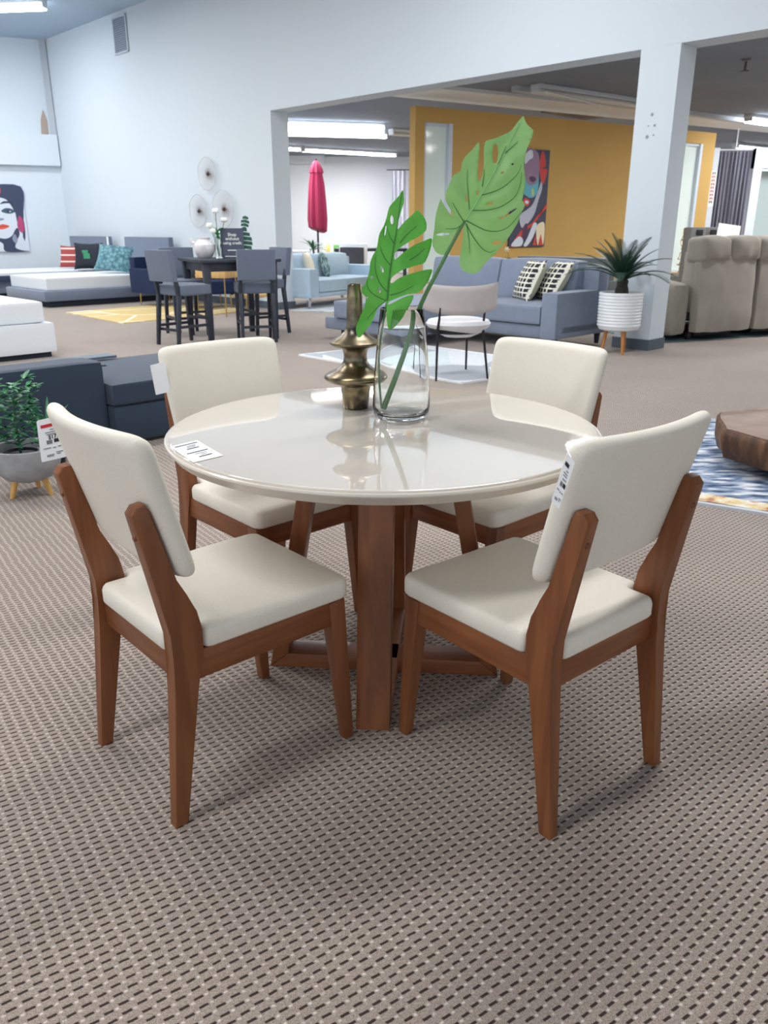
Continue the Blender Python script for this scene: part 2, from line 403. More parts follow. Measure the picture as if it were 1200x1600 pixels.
bm = B(); tube(bm, [c0 + Vector((.1, -.12, -.05)), c0 + dl * 1.2 + Vector((.1, -.1, -.13))], .014, 8)
tag(obj('loose_tube', bm, LAMPOFF), 'thin loose fluorescent tube hanging under the unlit fitting', 'light tube')
c1 = at(1170, 184, zl); strip_light('brightly lit ceiling light at the right edge, beyond the white pillar', c1, c1 + dl * 2.4, r=.05)
c2 = at(1150, 227, zl); strip_light('slim distant lit ceiling light at the right edge, above the grey curtain', c2, c2 + dl * 2.4, rows=1)
c3 = at(1148, 246, zl); strip_light('bright distant ceiling light just above the grey curtain', c3, c3 + Vector((1, -.15, 0)).normalized() * 2.4, r=.07)
c4_ = at(1144, 252, zl); strip_light('bright ceiling light glowing over the curtain rail at the far right', c4_, c4_ + Vector((1, .1, 0)).normalized() * 2.6, r=.08)
zh = 4.86
h0 = at(68, 6, zh); strip_light('lit ceiling light in the top left corner of the high white hall', h0 - Vector((1, -.12, 0)).normalized() * 3.0, h0, M=LAMPH, rows=2, r=.06, group='fluorescent lights of the high hall', name='fluorescent_light')
# white beam strip and stained tile under the ceiling
bm = B(); q0 = at(822, 130, ZC); quadbox(bm, [q0 + N_ * .2, q0 + dl * 9 + N_ * .2, q0 + dl * 9 + N_ * .32, q0 + N_ * .32], ZC - .07, ZC); struct('trim_6', bm, mat('ceiling_channel_white', (190, 194, 200), .7))
bm = B(); q1 = at(870, 168, ZC); quadbox(bm, [q1, q1 + dl * 1.6, q1 + dl * 1.5 + N_ * .7, q1 + N_ * .5 + dl * .1], ZC - .02, ZC); struct('trim_7', bm, mat('water_stained_tile', (128, 112, 96), .9, c2=(70, 62, 56), scale=3))
# sprinkler
sp = at(1166, 92, ZC); t = thing('sprinkler_head', 'small grey ceiling sprinkler above the recliners', 'sprinkler', sp)
bm = B(); lathe(bm, [(0, 0), (.06, 0), (.05, -.02), (.015, -.03), (.015, -.12), (.05, -.13), (.05, -.14), (0, -.14)], 14); obj('sprinkler_body', bm, mat('dull_brass', (110, 108, 108), .5, .5), t)

# vent on the high wall
va, vb = 11.09, 10.6
t = thing('air_vent', 'grey rectangular air vent high on the white wall', 'air vent', ST((va + vb) / 2, -.01, 4.25), az=AZV + 180)
bm = B(); w = .25; h = .60
for x0, x1, z0, z1 in ((-w, w, 0, .03), (-w, w, h - .03, h), (-w, -w + .03, 0, h), (w - .03, w, 0, h)): box(bm, x0, x1, 0, .02, z0, z1, .003)
obj('vent_frame', bm, mat('vent_white', (196, 208, 220), .6), t)
bm = B()
for k in range(16): box(bm, -w + .03, w - .03, .002, .014, .04 + k * .034, .058 + k * .034)
obj('louvre', bm, mat('vent_grey', (150, 160, 176), .6), t)
bm = B(); box(bm, -w + .02, w - .02, -.002, .002, .01, h - .01); obj('backing', bm, mat('vent_dark', (128, 138, 154), .8), t)

# ------------------------------------------------------------------ dining table
ZTOP = .742; TC = Vector((.0, 2.125, 0))
t = thing('dining_table', 'round glossy cream dining table with crossed walnut frame base', 'table', TC, rotz=R(-5))
LACQ = mat('cream_gloss_lacquer', (214, 207, 196), .25, coat=.6)
m = mat('cream_back_painted_glass', (222, 215, 206), .04, coat=1.0, spec=.6); m.node_tree.nodes['Principled BSDF'].inputs['Coat Roughness'].default_value = .02
bm = B(); lathe(bm, [(0, ZTOP), (.3, ZTOP), (.564, ZTOP), (.568, ZTOP), (.5695, ZTOP), (.5715, ZTOP - .001), (.572, ZTOP - .003), (.572, ZTOP - .006), (0, ZTOP - .006)], 128); obj('glass_top', bm, m, t)
bm = B(); lathe(bm, [(0, ZTOP - .0065), (.5725, ZTOP - .006), (.575, ZTOP - .0045), (.579, ZTOP - .0035), (.583, ZTOP - .006), (.5845, ZTOP - .010), (.583, ZTOP - .0135), (.578, ZTOP - .016), (.566, ZTOP - .034), (.562, ZTOP - .036), (0, ZTOP - .036)], 128); obj('tabletop', bm, LACQ, t)
zt = ZTOP - .036; LW2 = .045
def frame_parts(rot, zoff):
    Mr = Matrix.Rotation(rot, 4, 'Z')
    def pr(poly, nm):
        bm = B(); prism(bm, poly, -LW2, LW2, 'y', bev=.003)
        bmesh.ops.transform(bm, matrix=Mr, verts=bm.verts); obj(nm, bm, WOOD if nm == 'leg' else WOODH, t)
    xo, xt, th = .342, .212, .046
    for s in (-1, 1):
        p = [(s * xo, 0), (s * xt, zt), (s * (xt - th), zt), (s * (xo - th * 1.02 - .009), .046 + zoff * 0)]
        if s < 0: p = p[::-1]
        pr(p, 'leg')
    pr([(-xo + .001, 0), (xo - .001, 0), (xo - th - .009, .046), (-xo + th + .009, .046)], 'floor_bar')
    pr([(-xt, zt - .05), (xt, zt - .05), (xt - .01, zt - .001), (-xt + .01, zt - .001)], 'top_bar')
frame_parts(0, 0); frame_parts(PI / 2, 0)

# ------------------------------------------------------------------ dining chairs
def make_chair(label, loc, rotz):
    t = thing('dining_chair', label, 'chair', loc, rotz=rotz, group='cream dining chairs round the table')
    rear = [(-.017, 0), (.014, 0), (.070, .33), (.088, .405), (.092, .455), (.083, .50), (.062, .545), (.040, .58), (.006, .735), (-.004, .752), (-.022, .750), (-.034, .735), (-.004, .58), (.018, .46), (.022, .40), (.014, .33)]
    for s in (-1, 1):
        bm = B(); prism(bm, rear, -.0175, .0175, 'x', bev=.004)
        for v in bm.verts:
            z = v.co.z; x = .198 - .014 * min(1, z / .75)
            k = .85 if z < .05 else 1
            v.co.x = v.co.x * k + s * x
        lg = obj('rear_leg', bm, WOOD, t)
        bm = B(); lathe(bm, [(0, .004), (.005, .0035), (.0075, 0), (.0075, -.004), (0, -.004)], 14, Matrix.Translation((s * .184, -.0245, .685)) @ Matrix.Rotation(R(84), 4, 'X')); obj('screw_cap', bm, mat('brown_screw_cap', (120, 70, 44), .4), lg)
        bm = B(); beam4(bm, (s * .194, .482, 0), (s * .184, .452, .402), .014, .0135, .021, .024, .003); obj('front_leg', bm, WOOD, t)
    for s in (-1, 1):
        bm = B(); beam4(bm, (s * .188, .05, .372), (s * .188, .455, .372), .0135, .034, .0135, .034, .003); obj('side_rail', bm, WOODH, t)
    for y in (.462, .045):
        bm = B(); beam4(bm, (-.18, y, .372), (.18, y, .372), .0115, .034, .0115, .034, .003, xdir=(0, 1, 0)); obj('cross_rail', bm, WOODH, t)
    # seat cushion: T-shaped plan with rounded edges
    def outline(inset=0):
        return [(-.163, .022), (.163, .022), (.163, .094), (.206, .094), (.211, .470), (.196, .492), (-.196, .492), (-.211, .470), (-.206, .094), (-.163, .094)]
    def sdom(x, y): return .007 * (1 - (x / .21) ** 2) * max(0, 1 - ((y - .26) / .24) ** 2)
    pts2 = outline(); bm = B()
    import itertools
    n = 0; P2 = [Vector(p) for p in pts2]
    # dense outline with rounded corners
    dense = []
    for i in range(len(P2)):
        a, b, c = P2[i - 1], P2[i], P2[(i + 1) % len(P2)]
        r_ = .006 if abs(b.y - .094) < .001 and abs(b.x) < .17 else .021
        d1 = (a - b); d2 = (c - b); r1 = min(r_, d1.length * .49, d2.length * .49)
        p1 = b + d1.normalized() * r1; p2 = b + d2.normalized() * r1
        for k in range(4):
            f = k / 3; dense.append((1 - f) ** 2 * p1 + 2 * f * (1 - f) * b + f * f * p2)
    def inset(poly, d):
        out = []
        for i in range(len(poly)):
            a, b, c = poly[i - 1], poly[i], poly[(i + 1) % len(poly)]
            e1 = (b - a).normalized(); e2 = (c - b).normalized(); n1 = Vector((-e1.y, e1.x)); n2 = Vector((-e2.y, e2.x)); nn = (n1 + n2)
            nn = nn.normalized() / max(.5, nn.normalized().dot(n1)); out.append(b + nn * d)
        return out
    rings = []
    for d, z in ((.004, .406), (0, .412), (0, .440), (.003, .449), (.008, .4545), (.014, .4565)):
        rings.append([bm.verts.new((p.x, p.y, z)) for p in inset(dense, d)])
    for a, b in zip(rings, rings[1:]):
        for i in range(len(a)): bm.faces.new([a[i], a[(i + 1) % len(a)], b[(i + 1) % len(a)], b[i]])
    bm.faces.new(rings[0][::-1])
    inner = [Vector((v.co.x, v.co.y)) for v in rings[-1]]; pts = list(inner)
    for gx in range(-9, 10):
        for gy in range(1, 24):
            q = Vector((gx * .0205, .02 + gy * .0205))
            if abs(q.x) > (.185 if q.y > .12 else .138) or q.y < .048 or q.y > .468: continue
            pts.append(q)
    vo, ed, fa, *_ = delaunay_2d_cdt(pts, [(i, (i + 1) % len(inner)) for i in range(len(inner))], [], 0, 1e-7)
    vm = [rings[-1][i] if i < len(inner) else bm.verts.new((p.x, p.y, .4565 + sdom(p.x, p.y))) for i, p in enumerate(vo)]
    for f in fa:
        if not inside(sum((vo[i] for i in f), Vector((0, 0))) / len(f), inner): continue
        try: bm.faces.new([vm[i] for i in f])
        except ValueError: pass
    obj('seat', bm, CREAM, t, sharp=60)
    # backrest: curved padded panel with rounded corners
    bm = B(); nx, nz = 36, 30; W2, Z0, Z1 = .227, .574, .892
    def bshape(u, w):
        # u,w in -1..1 ; superellipse corners
        k = 13
        L = (abs(u) ** k + abs(w) ** k) ** (1 / k) if (u or w) else 1
        m_ = max(abs(u), abs(w)); q = m_ / L if L else 1
        return u * q, w * q
    g = {}
    for side in (0, 1):
        for i in range(nx + 1):
            for j in range(nz + 1):
                u = sin(PI / 2 * (2 * i / nx - 1)); w = sin(PI / 2 * (2 * j / nz - 1))
                uu, ww = bshape(u, w)
                edge = 1 if (i in (0, nx) or j in (0, nz)) else 0; dd = min((1 - abs(u)) * W2, (1 - abs(w)) * (Z1 - Z0) / 2)
                T = .0215 * max(0, 1 - (1 - min(1, dd / .021)) ** 2) ** .5 if not edge else 0
                if side == 1 and edge == 1: g[(1, i, j)] = g[(0, i, j)]; continue
                z = (Z0 + Z1) / 2 + ww * (Z1 - Z0) / 2
                lean = .057 - (z - .575) * .31
                arc = .036 * (uu * uu) * (.55 + .45 * (ww + 1) / 2)
                x = uu * W2 * (1 - .05 * (1 - ww) / 2)
                g[(side, i, j)] = bm.verts.new((x, lean + arc + (-T if side == 0 else T), z))
        for i in range(nx):
            for j in range(nz):
                f = [g[(side, i, j)], g[(side, i + 1, j)], g[(side, i + 1, j + 1)], g[(side, i, j + 1)]]
                bm.faces.new(f if side == 0 else f[::-1])
    obj('backrest', bm, CREAM, t, sharp=75)
    return t
chR = make_chair('cream and walnut dining chair nearest at the right, seen from behind', (.512, 1.527, 0), R(39.2))
chL = dup(chR, (-.587, 1.585, 0), R(-48.3), 'cream and walnut dining chair at the near left of the round table')
chB = dup(chR, (-.553, 2.700, 0), R(-137.4), 'cream dining chair behind the table on the left, beside the dark sofa')
chC = dup(chR, (.552, 2.690, 0), R(132.3), 'cream dining chair behind the table on the right, its side towards the palm')

# ------------------------------------------------------------------ price tags and card
def price_tag(label, c4, red=True, strap=None, price=True, header=REDINK, blank=False):
    TL, TR, BR, BL = [Vector(p) for p in c4]; c = (TL + TR + BR + BL) / 4; ex = ((TR - TL) + (BR - BL)) / 4; ey = ((TL - BL) + (TR - BR)) / 4
    nn = ex.cross(ey).normalized()
    if nn.dot(CAM - c) < 0: nn = -nn
    t = thing('price_tag', label, 'price tag', c, group='hanging price tags on the dining chairs')
    bm = B(); w, h = ex.length, ey.length; r_ = .12 * w
    poly = []
    for sx, sy, a0 in ((1, 1, 0), (-1, 1, 90), (-1, -1, 180), (1, -1, 270)):
        for k in range(4):
            a = R(a0 + k * 30); poly.append(((w - r_) * sx + r_ * cos(a), (h - r_) * sy + r_ * sin(a)))
    prism(bm, poly, -.0005, .0005, 'z'); M = basis((0, 0, 0), ex, ey); bmesh.ops.transform(bm, matrix=M, verts=bm.verts); obj('tag_card', bm, PAPER, t, smooth=False)
    off = nn * .0012
    def bar(u0, u1, v, hh, m, nm):
        bm = B(); card(bm, ex * ((u0 + u1) / 2) + ey * v + off, ex * ((u1 - u0) / 2), ey * hh, .0004); obj(nm, bm, m, t, smooth=False)
    if blank: return t
    bar(-.72, .2, .66, .075, header, 'header_bar')
    bm = B()
    for v, a, b in ((.46, -.05, .45), (.34, -.45, .48), (.24, -.35, .5), (-.40, -.7, -.1), (-.42, .05, .3), (-.40, .45, .8), (-.74, -.5, .1), (-.80, -.5, .05), (-.66, .25, .8), (-.74, .3, .6)):
        card(bm, ex * ((a + b) / 2) + ey * v + off, ex * ((b - a) / 2), ey * .018, .0004)
    obj('print_lines', bm, GREYINK, t, smooth=False)
    bar(-.4, .05, -.12, .09, GREYINK, 'print_block'); bar(.2, .78, -.10, .085, INK, 'print_block')
    nx = ex.normalized(); ny = ey.normalized(); flip = nx.cross(ny).dot(nn) < 0
    if price: text_obj('price_text', '$177', w * .42, basis(ex * .2 + ey * .09 + off, -nx if flip else nx, ny), INK, t, bold=.02)
    if strap:
        bm = B(); tube(bm, [Vector(p) - c for p in strap], .0012, 6); obj('strap', bm, PAPER, t)
    return t
def world(o, p): return Matrix.Translation(o.location) @ Matrix.Rotation(o.rotation_euler.z, 4, 'Z') @ Vector(p)
cL = world(chL, (-.20, .02, .86)); Yt = cL.y + .035
q = [atY(x, y, Yt) for x, y in ((57, 657), (96, 649), (104, 713), (65, 723))]
price_tag('white price tag with red header hanging from the near left dining chair', q, strap=[(q[0] + q[1]) / 2, world(chL, (-.212, .035, .80))])
nR = (Matrix.Rotation(chR.rotation_euler.z, 4, 'Z') @ Vector((1, .35, 0))).normalized(); cR = world(chR, (-.246, -.02, .84))
q = [pl(x, y, cR, nR) for x, y in ((886, 709), (899, 722), (873, 797), (862, 780))]
price_tag('narrow white price tag at the edge of the nearest right dining chair', q, header=INK, strap=[(q[0] + q[1]) / 2, world(chR, (-.212, .02, .87))])
cB = world(chB, (.216, .02, .8)); q = [atY(x, y, cB.y - .015) for x, y in ((236, 570), (256, 566), (268, 611), (242, 618))]
price_tag('plain back of a white tag on the rear left dining chair by the dark sofa', q, blank=True, strap=[(q[0] + q[1]) / 2, world(chB, (.21, .04, .82))])
q = [at(x, y, ZTOP + .001) for x, y in ((265, 698), (308, 688), (349, 712), (302, 723))]
c = sum(q, Vector()) / 4; ex = (q[1] - q[0]) / 2; ey = (q[0] - q[3] + q[1] - q[2]) / 4; t = thing('price_card', 'white printed price card lying on the round table top', 'price card', c)
bm = B(); vs = [bm.verts.new(p - c) for p in q] + [bm.verts.new(p - c + Vector((0, 0, .0006))) for p in q]
for f in ((0, 1, 2, 3), (7, 6, 5, 4), (0, 4, 5, 1), (1, 5, 6, 2), (2, 6, 7, 3), (3, 7, 4, 0)): bm.faces.new([vs[i] for i in f])
obj('paper', bm, PAPER, t, smooth=False)
for nm, m_, lines in (('heading_lines', mat('grey_blue_ink', (96, 100, 120), .6), ((.78, -.8, .8, .035), (-.12, -.7, .75, .035))), ('price_lines', INK, ((.30, -.35, .5, .03), (-.62, -.3, .6, .03))), ('fine_lines', GREYINK, ((.58, -.1, .5, .02), (.45, -.2, .4, .018), (-.3, -.3, .5, .015), (-.45, .0, .4, .015)))):
    bm = B()
    for v, a, b, hh in lines: card(bm, ex * ((a + b) / 2) + ey * v + Vector((0, 0, .0012)), ex * ((b - a) / 2), ey * hh, .0003)
    obj(nm, bm, m_, t, smooth=False)

# ------------------------------------------------------------------ bronze vase
vb_ = at(556, 637, ZTOP); sc = 1 / 536.0
prof_px = [(0, 205), (22, 205), (22.5, 200), (21, 199)]
BRONZE = mat('aged_bronze', (150, 136, 104), .30, 1, c2=(84, 80, 76), scale=22)
prof = [(0, 0), (.036, 0), (.040, .004), (.043, .055), (.0435, .095), (.045, .100), (.078, .108), (.096, .116), (.0985, .122), (.094, .130), (.070, .145), (.050, .160), (.036, .182), (.0335, .205), (.036, .228), (.040, .240), (.068, .245), (.0765, .252), (.075, .259), (.060, .268), (.034, .280), (.0285, .296), (.026, .33), (.0228, .352), (.019, .36), (.0165, .352), (.018, .30), (.0, .28)]
prof = [(0, 0), (.035, 0), (.0385, .003), (.0425, .050), (.0445, .068), (.047, .072), (.062, .075), (.084, .083), (.0925, .091), (.0925, .097), (.084, .106), (.062, .116), (.045, .128), (.0355, .142), (.0335, .155), (.0345, .168), (.039, .180), (.044, .183), (.064, .187), (.0745, .194), (.0745, .199), (.062, .207), (.042, .218), (.030, .230), (.0255, .246), (.0240, .28), (.0222, .325), (.0198, .362), (.0185, .364), (.017, .36), (.018, .30), (.0, .27)]
bm = B(); lathe(bm, prof, 56); o = obj('bronze_vase', bm, BRONZE, sharp=50); o.location = vb_; o.scale = (1.0, 1.0, .985)
tag(o, 'aged bronze turned vase with two flared rings and slender neck', 'vase')
# ------------------------------------------------------------------ glass vase
vg = at(627, 652, ZTOP)
GLASS = mat('clear_glass', (255, 255, 255), .0, trans=1, ior=1.40); GLASS.node_tree.nodes['Principled BSDF'].inputs['Base Color'].default_value = (.985, 1, .995, 1)
HG = .302
prof = [(0, 0), (.060, 0), (.072, .004), (.079, .014), (.0815, .035), (.079, .10), (.072, .18), (.065, .25), (.060, HG), (.0590, HG + .0012), (.0575, HG), (.0622, .25), (.0692, .18), (.076, .10), (.0775, .035), (.072, .020), (.055, .013), (0, .012)]
bm = B(); lathe(bm, prof, 72); o = obj('glass_vase', bm, GLASS, sharp=60); o.location = vg + Vector((0, 0, .0005))
tag(o, 'tall clear glass vase holding two monstera leaves on the table', 'vase')

# ------------------------------------------------------------------ monstera leaves
def catmull(pts, n=4, closed=True):
    out = []; N = len(pts)
    for i in range(N if closed else N - 1):
        p0, p1, p2, p3 = (pts[(i + k - 1) % N] if closed else pts[max(0, min(N - 1, i + k - 1))] for k in range(4))
        p0, p1, p2, p3 = Vector(p0), Vector(p1), Vector(p2), Vector(p3)
        for k in range(n):
            t = k / n
            out.append(.5 * ((2 * p1) + (p2 - p0) * t + (2 * p0 - 5 * p1 + 4 * p2 - p3) * t * t + (3 * p1 - p0 - 3 * p2 + p3) * t ** 3))
    if not closed: out.append(Vector(pts[-1]))
    return out
def segdist(p, a, b):
    ab = b - a; t = max(0, min(1, (p - a).dot(ab) / max(1e-9, ab.length_squared))); return (p - a - ab * t).length
def leaf_shape(outline, holes, midrib, veins, depth, blade_m, vein_m, parent, o0, relief=.006, grid=5.0, spread=16):
    """outline etc. in photo pixels; depth(px,py) gives the leaf's own distance at that point"""
    O = outline; ctrl = [catmull(v, 4, False) for v in [midrib] + veins]
    def h(p):
        d = min(min(segdist(p, c[i], c[i + 1]) for i in range(len(c) - 1)) for c in ctrl)
        return relief * (1 - math.exp(-(d / spread) ** 2))
    pts = list(O); edges = [(i, (i + 1) % len(O)) for i in range(len(O))]
    for hl in holes:
        b = len(pts); pts += hl; edges += [(b + i, b + (i + 1) % len(hl)) for i in range(len(hl))]
    x0 = min(p.x for p in O); x1 = max(p.x for p in O); y0 = min(p.y for p in O); y1 = max(p.y for p in O)
    y = y0
    while y < y1:
        x = x0 + random.uniform(0, grid)
        while x < x1:
            p = Vector((x + random.uniform(-.6, .6), y + random.uniform(-.6, .6)))
            if inside(p, O) and not any(inside(p, hl) for hl in holes): pts.append(p)
            x += grid
        y += grid
    vo, ed, fa, *_ = delaunay_2d_cdt(pts, edges, [], 0, 1e-5)
    bm = B(); top = []; bot = []
    for p in vo:
        Yd = depth(p.x, p.y) - h(p); top.append(bm.verts.new(atY(p.x, p.y, Yd) - o0)); bot.append(bm.verts.new(atY(p.x, p.y, Yd + .0009) - o0))
    from collections import Counter
    cnt = Counter(); keep = []
    for f in fa:
        c = sum((vo[i] for i in f), Vector((0, 0))) / len(f)
        if inside(c, O) and not any(inside(c, hl) for hl in holes):
            keep.append(f)
            for i in range(len(f)): cnt[frozenset((f[i], f[(i + 1) % len(f)]))] += 1
    for f in keep:
        bm.faces.new([top[i] for i in f]); bm.faces.new([bot[i] for i in f][::-1])
        for i in range(len(f)):
            a, b = f[i], f[(i + 1) % len(f)]
            if cnt[frozenset((a, b))] == 1: bm.faces.new([top[b], top[a], bot[a], bot[b]])
    for v in list(bm.verts):
        if not v.link_faces: bm.verts.remove(v)
    bl = obj('leaf_blade', bm, blade_m, parent, sharp=70)
    for k, c in enumerate(ctrl):
        bm = B(); n = len(c)
        tube(bm, [atY(p.x, p.y, depth(p.x, p.y) - .0010) - o0 for p in c], [((.0024 if k == 0 else .0013) * (1 - .75 * i / n)) for i in range(n)], 6)
        obj('vein', bm, vein_m[0] if k == 0 else vein_m[1], bl)
def crop(pts, ox, oy, s): return [Vector((ox + x / s, oy + y / s)) for x, y in pts]
LB = mat('monstera_green_light', (184, 228, 158), .36, c2=(168, 218, 140), scale=12); LA = mat('monstera_green_deep', (116, 204, 88), .38, c2=(98, 190, 72), scale=14)
for m_, c_ in ((LB, (170, 220, 140)), (LA, (130, 205, 80))):
    m_.node_tree.nodes['Principled BSDF'].inputs['Subsurface Weight'].default_value = 0
    n_, l_ = nt(m_); tr = n_.new('ShaderNodeBsdfTranslucent'); tr.inputs[0].default_value = srgb(c_); mx = n_.new('ShaderNodeMixShader'); mx.inputs[0].default_value = .28
    out = n_['Material Output']; l_.new(n_['Principled BSDF'].outputs[0], mx.inputs[1]); l_.new(tr.outputs[0], mx.inputs[2]); l_.new(mx.outputs[0], out.inputs[0])
VEIN = mat('leaf_vein_green', (58, 120, 52), .5); VEINL = mat('leaf_midrib_pale', (138, 196, 126), .5); STEM = mat('leaf_stem_green', (78, 124, 74), .5)
def cB_(p): return crop(p, 660, 170, 5.927)
outB = cB_([(930, 66), (948, 105), (975, 150), (1022, 192), (1026, 225), (1010, 280), (985, 330), (962, 390), (948, 480), (942, 560), (955, 640), (950, 720), (938, 790), (925, 850), (950, 885), (935, 930), (908, 975), (890, 1040), (850, 1110), (800, 1190), (760, 1240), (700, 1310), (640, 1375), (580, 1430), (530, 1500), (480, 1526), (420, 1518), (368, 1490), (345, 1430), (350, 1350), (365, 1250), (375, 1180), (380, 1100), (386, 1050),
              (340, 1100), (290, 1180), (245, 1270), (205, 1345), (165, 1350), (120, 1320), (92, 1260), (98, 1190), (112, 1100), (120, 1000), (142, 915), (168, 836), (182, 858), (235, 945), (272, 990), (282, 980), (252, 920), (222, 862), (213, 800), (230, 740), (260, 670), (290, 612), (352, 575), (366, 500), (400, 440), (460, 380), (522, 306), (528, 380), (517, 500), (512, 600), (518, 662), (532, 668), (550, 630), (565, 560), (569, 450), (568, 380), (580, 312), (600, 293), (680, 270), (760, 236), (820, 204), (862, 150)])
outB = catmull(outB, 2)
def ell(cx, cy, rx, ry, a=0, n=12):
    a = R(a); return [(cx + rx * cos(t) * cos(a) - ry * sin(t) * sin(a), cy + rx * cos(t) * sin(a) + ry * sin(t) * cos(a)) for t in [2 * PI * k / n for k in range(n)]]
holesB = [cB_(h) for h in (ell(675, 415, 27, 92, 2), ell(740, 592, 17, 9, -20), ell(735, 1008, 18, 11, -20), ell(815, 960, 72, 9, -34), ell(690, 1240, 45, 19, -12), ell(190, 1162, 62, 13, -4), ell(625, 880, 34, 9, -15), ell(412, 830, 8, 34, -8), ell(515, 775, 9, 22, 10), ell(835, 512, 12, 8, -10))]
midB = cB_([(395, 1035), (470, 920), (560, 770), (680, 560), (770, 390), (840, 250), (905, 130)])
veinB = [cB_(v) for v in ([(765, 412), (830, 355), (885, 305)], [(545, 800), (640, 775), (740, 730), (830, 660), (890, 590), (915, 520)], [(450, 942), (600, 938), (730, 905), (850, 822), (905, 710), (920, 590)], [(405, 1035), (500, 1085), (600, 1130), (720, 1130), (820, 1075), (905, 965)], [(405, 1065), (470, 1185), (550, 1290), (620, 1330), (672, 1310)], [(408, 1065), (430, 1200), (440, 1340)], [(435, 930), (425, 800), (415, 660), (420, 560)], [(380, 1060), (310, 1108), (215, 1112)], [(555, 720), (570, 620), (572, 560)], [(385, 1050), (330, 960), (280, 870)], [(700, 520), (740, 430), (775, 345)])]
Yv = vg.y
def dB(x, y):
    # axis runs from leaf base (725,345) to tip (817,183); blade arches towards the viewer along the midrib and tips droop
    u = ((x - 725) * .50 + (y - 345) * -.866) / 186; w = ((x - 725) * .866 + (y - 345) * .50) / 90
    return Yv - .01 - .03 * u + .030 * w * abs(w) + .035 * w + .05 * max(0, u) ** 2
tB = thing('monstera_stem', 'larger pale green monstera leaf leaning right out of the glass vase', 'leaf', vg + Vector((0, 0, .02)), group='monstera leaves in the glass vase')
oB = tB.location.copy()
leaf_shape(outB, holesB, midB, veinB, dB, LB, (VEINL, VEIN), tB, oB, relief=.008)
def stem(parent, o0, pts, r0, r1, m):
    pts = [Vector(p) for p in pts]; c = catmull([tuple(p) for p in pts], 6, False); n = len(c)
    bm = B(); tube(bm, [p - o0 for p in c], [r0 + (r1 - r0) * i / (n - 1) for i in range(n)], 10); obj('stem', bm, m, parent)
sB = [vg + Vector((-.052, .006, .020))] + [atY(x, y, Y) for x, y, Y in ((627, 565, vg.y + .003), (655, 482, vg.y + .0), (690, 412, vg.y - .006), (727, 343, dB(727, 343) + .003))]
stem(tB, oB, sB, .0088, .0042, STEM)
def cA_(p): return crop(p, 550, 290, 6.664)
outA = cA_([(527, 42), (540, 110), (540, 180), (515, 260), (490, 340), (478, 400), (474, 455), (500, 430), (560, 362), (620, 310), (660, 270), (685, 252), (722, 290), (762, 350), (777, 410), (770, 465), (730, 505), (660, 550), (600, 582), (530, 628), (480, 665), (446, 705), (444, 768), (470, 755), (520, 710), (590, 655), (660, 612), (760, 572), (828, 548), (830, 600), (810, 680), (772, 780), (740, 812), (660, 835), (590, 857), (520, 882), (450, 927), (412, 962), (400, 1012), (430, 1008), (480, 968), (560, 932), (700, 892), (828, 870), (825, 920), (790, 1000), (740, 1070), (690, 1112), (640, 1122), (590, 1130), (520, 1152), (440, 1185), (385, 1210), (380, 1240), (440, 1213), (520, 1170), (580, 1148), (640, 1140), (630, 1190), (590, 1270), (540, 1370), (480, 1440), (425, 1490), (380, 1500), (362, 1400), (360, 1290), (352, 1210),
              (320, 1228), (262, 1285), (238, 1350), (208, 1420), (150, 1500), (80, 1582), (55, 1562), (40, 1500), (60, 1420), (100, 1330), (130, 1250), (145, 1165), (112, 1130), (95, 1080), (130, 1030), (162, 960), (183, 880), (190, 800), (220, 720), (258, 650), (273, 560), (290, 490), (330, 420), (360, 330), (385, 230), (430, 170), (490, 105)])
outA = catmull(outA, 2)
holesA = [cA_(h) for h in (ell(415, 357, 17, 48, -2), ell(348, 470, 7, 54, 9), ell(311, 870, 13, 38, -22), ell(207, 957, 16, 14), ell(285, 1090, 16, 30, -10), ell(157, 1165, 9, 10))]
midA = cA_([(365, 1195), (382, 1000), (405, 820), (440, 600), (475, 400), (500, 190), (524, 70)])
veinA = [cA_(v) for v in ([(435, 600), (390, 520), (362, 430)], [(403, 835), (345, 760), (310, 690), (296, 630)], [(370, 1110), (300, 1030), (255, 930), (240, 830), (250, 720)], [(355, 1195), (260, 1155), (190, 1100), (158, 1040), (158, 970)], [(500, 600), (560, 520), (670, 425)], [(600, 775), (680, 725), (760, 655)], [(400, 1140), (520, 1105), (640, 1040)], [(350, 1205), (250, 1285), (150, 1400)])]
def dA(x, y):
    u = (470 - y) / 175; w = (x - 610) / 65
    return Yv - .05 + .015 * u * u + .03 * w * abs(w) + .02 * w
tA = thing('monstera_stem', 'smaller deep green monstera leaf beside the bronze vase', 'leaf', vg + Vector((-.03, 0, .02)), group='monstera leaves in the glass vase')
oA = tA.location.copy()
leaf_shape(outA, holesA, midA, veinA, dA, LA, (VEIN, VEIN), tA, oA, relief=.006, grid=4.5, spread=12)
sA = [vg + Vector((-.058, .0, .024))] + [atY(x, y, Y) for x, y, Y in ((592, 560, vg.y - .010), (600, 500, vg.y - .030), (604.5, 469, dA(604, 469) + .003))]
stem(tA, oA, sA, .0032, .0022, STEM)

# ================================================================== BACKGROUND FURNITURE
def legs(t, pts, z0, z1, r0, r1, m, nm='leg', splay=0, c=(0, 0)):
    for x, y in pts:
        bm = B(); dx, dy = (x - c[0]), (y - c[1]); L = math.hypot(dx, dy) or 1
        tube(bm, [(x + dx / L * splay, y + dy / L * splay, z0), (x, y, z1)], [r0, r1], 12); obj(nm, bm, m, t)
def part(nm, t, m, fn, **k):
    bm = B(); fn(bm); return obj(nm, bm, m, t, **k)
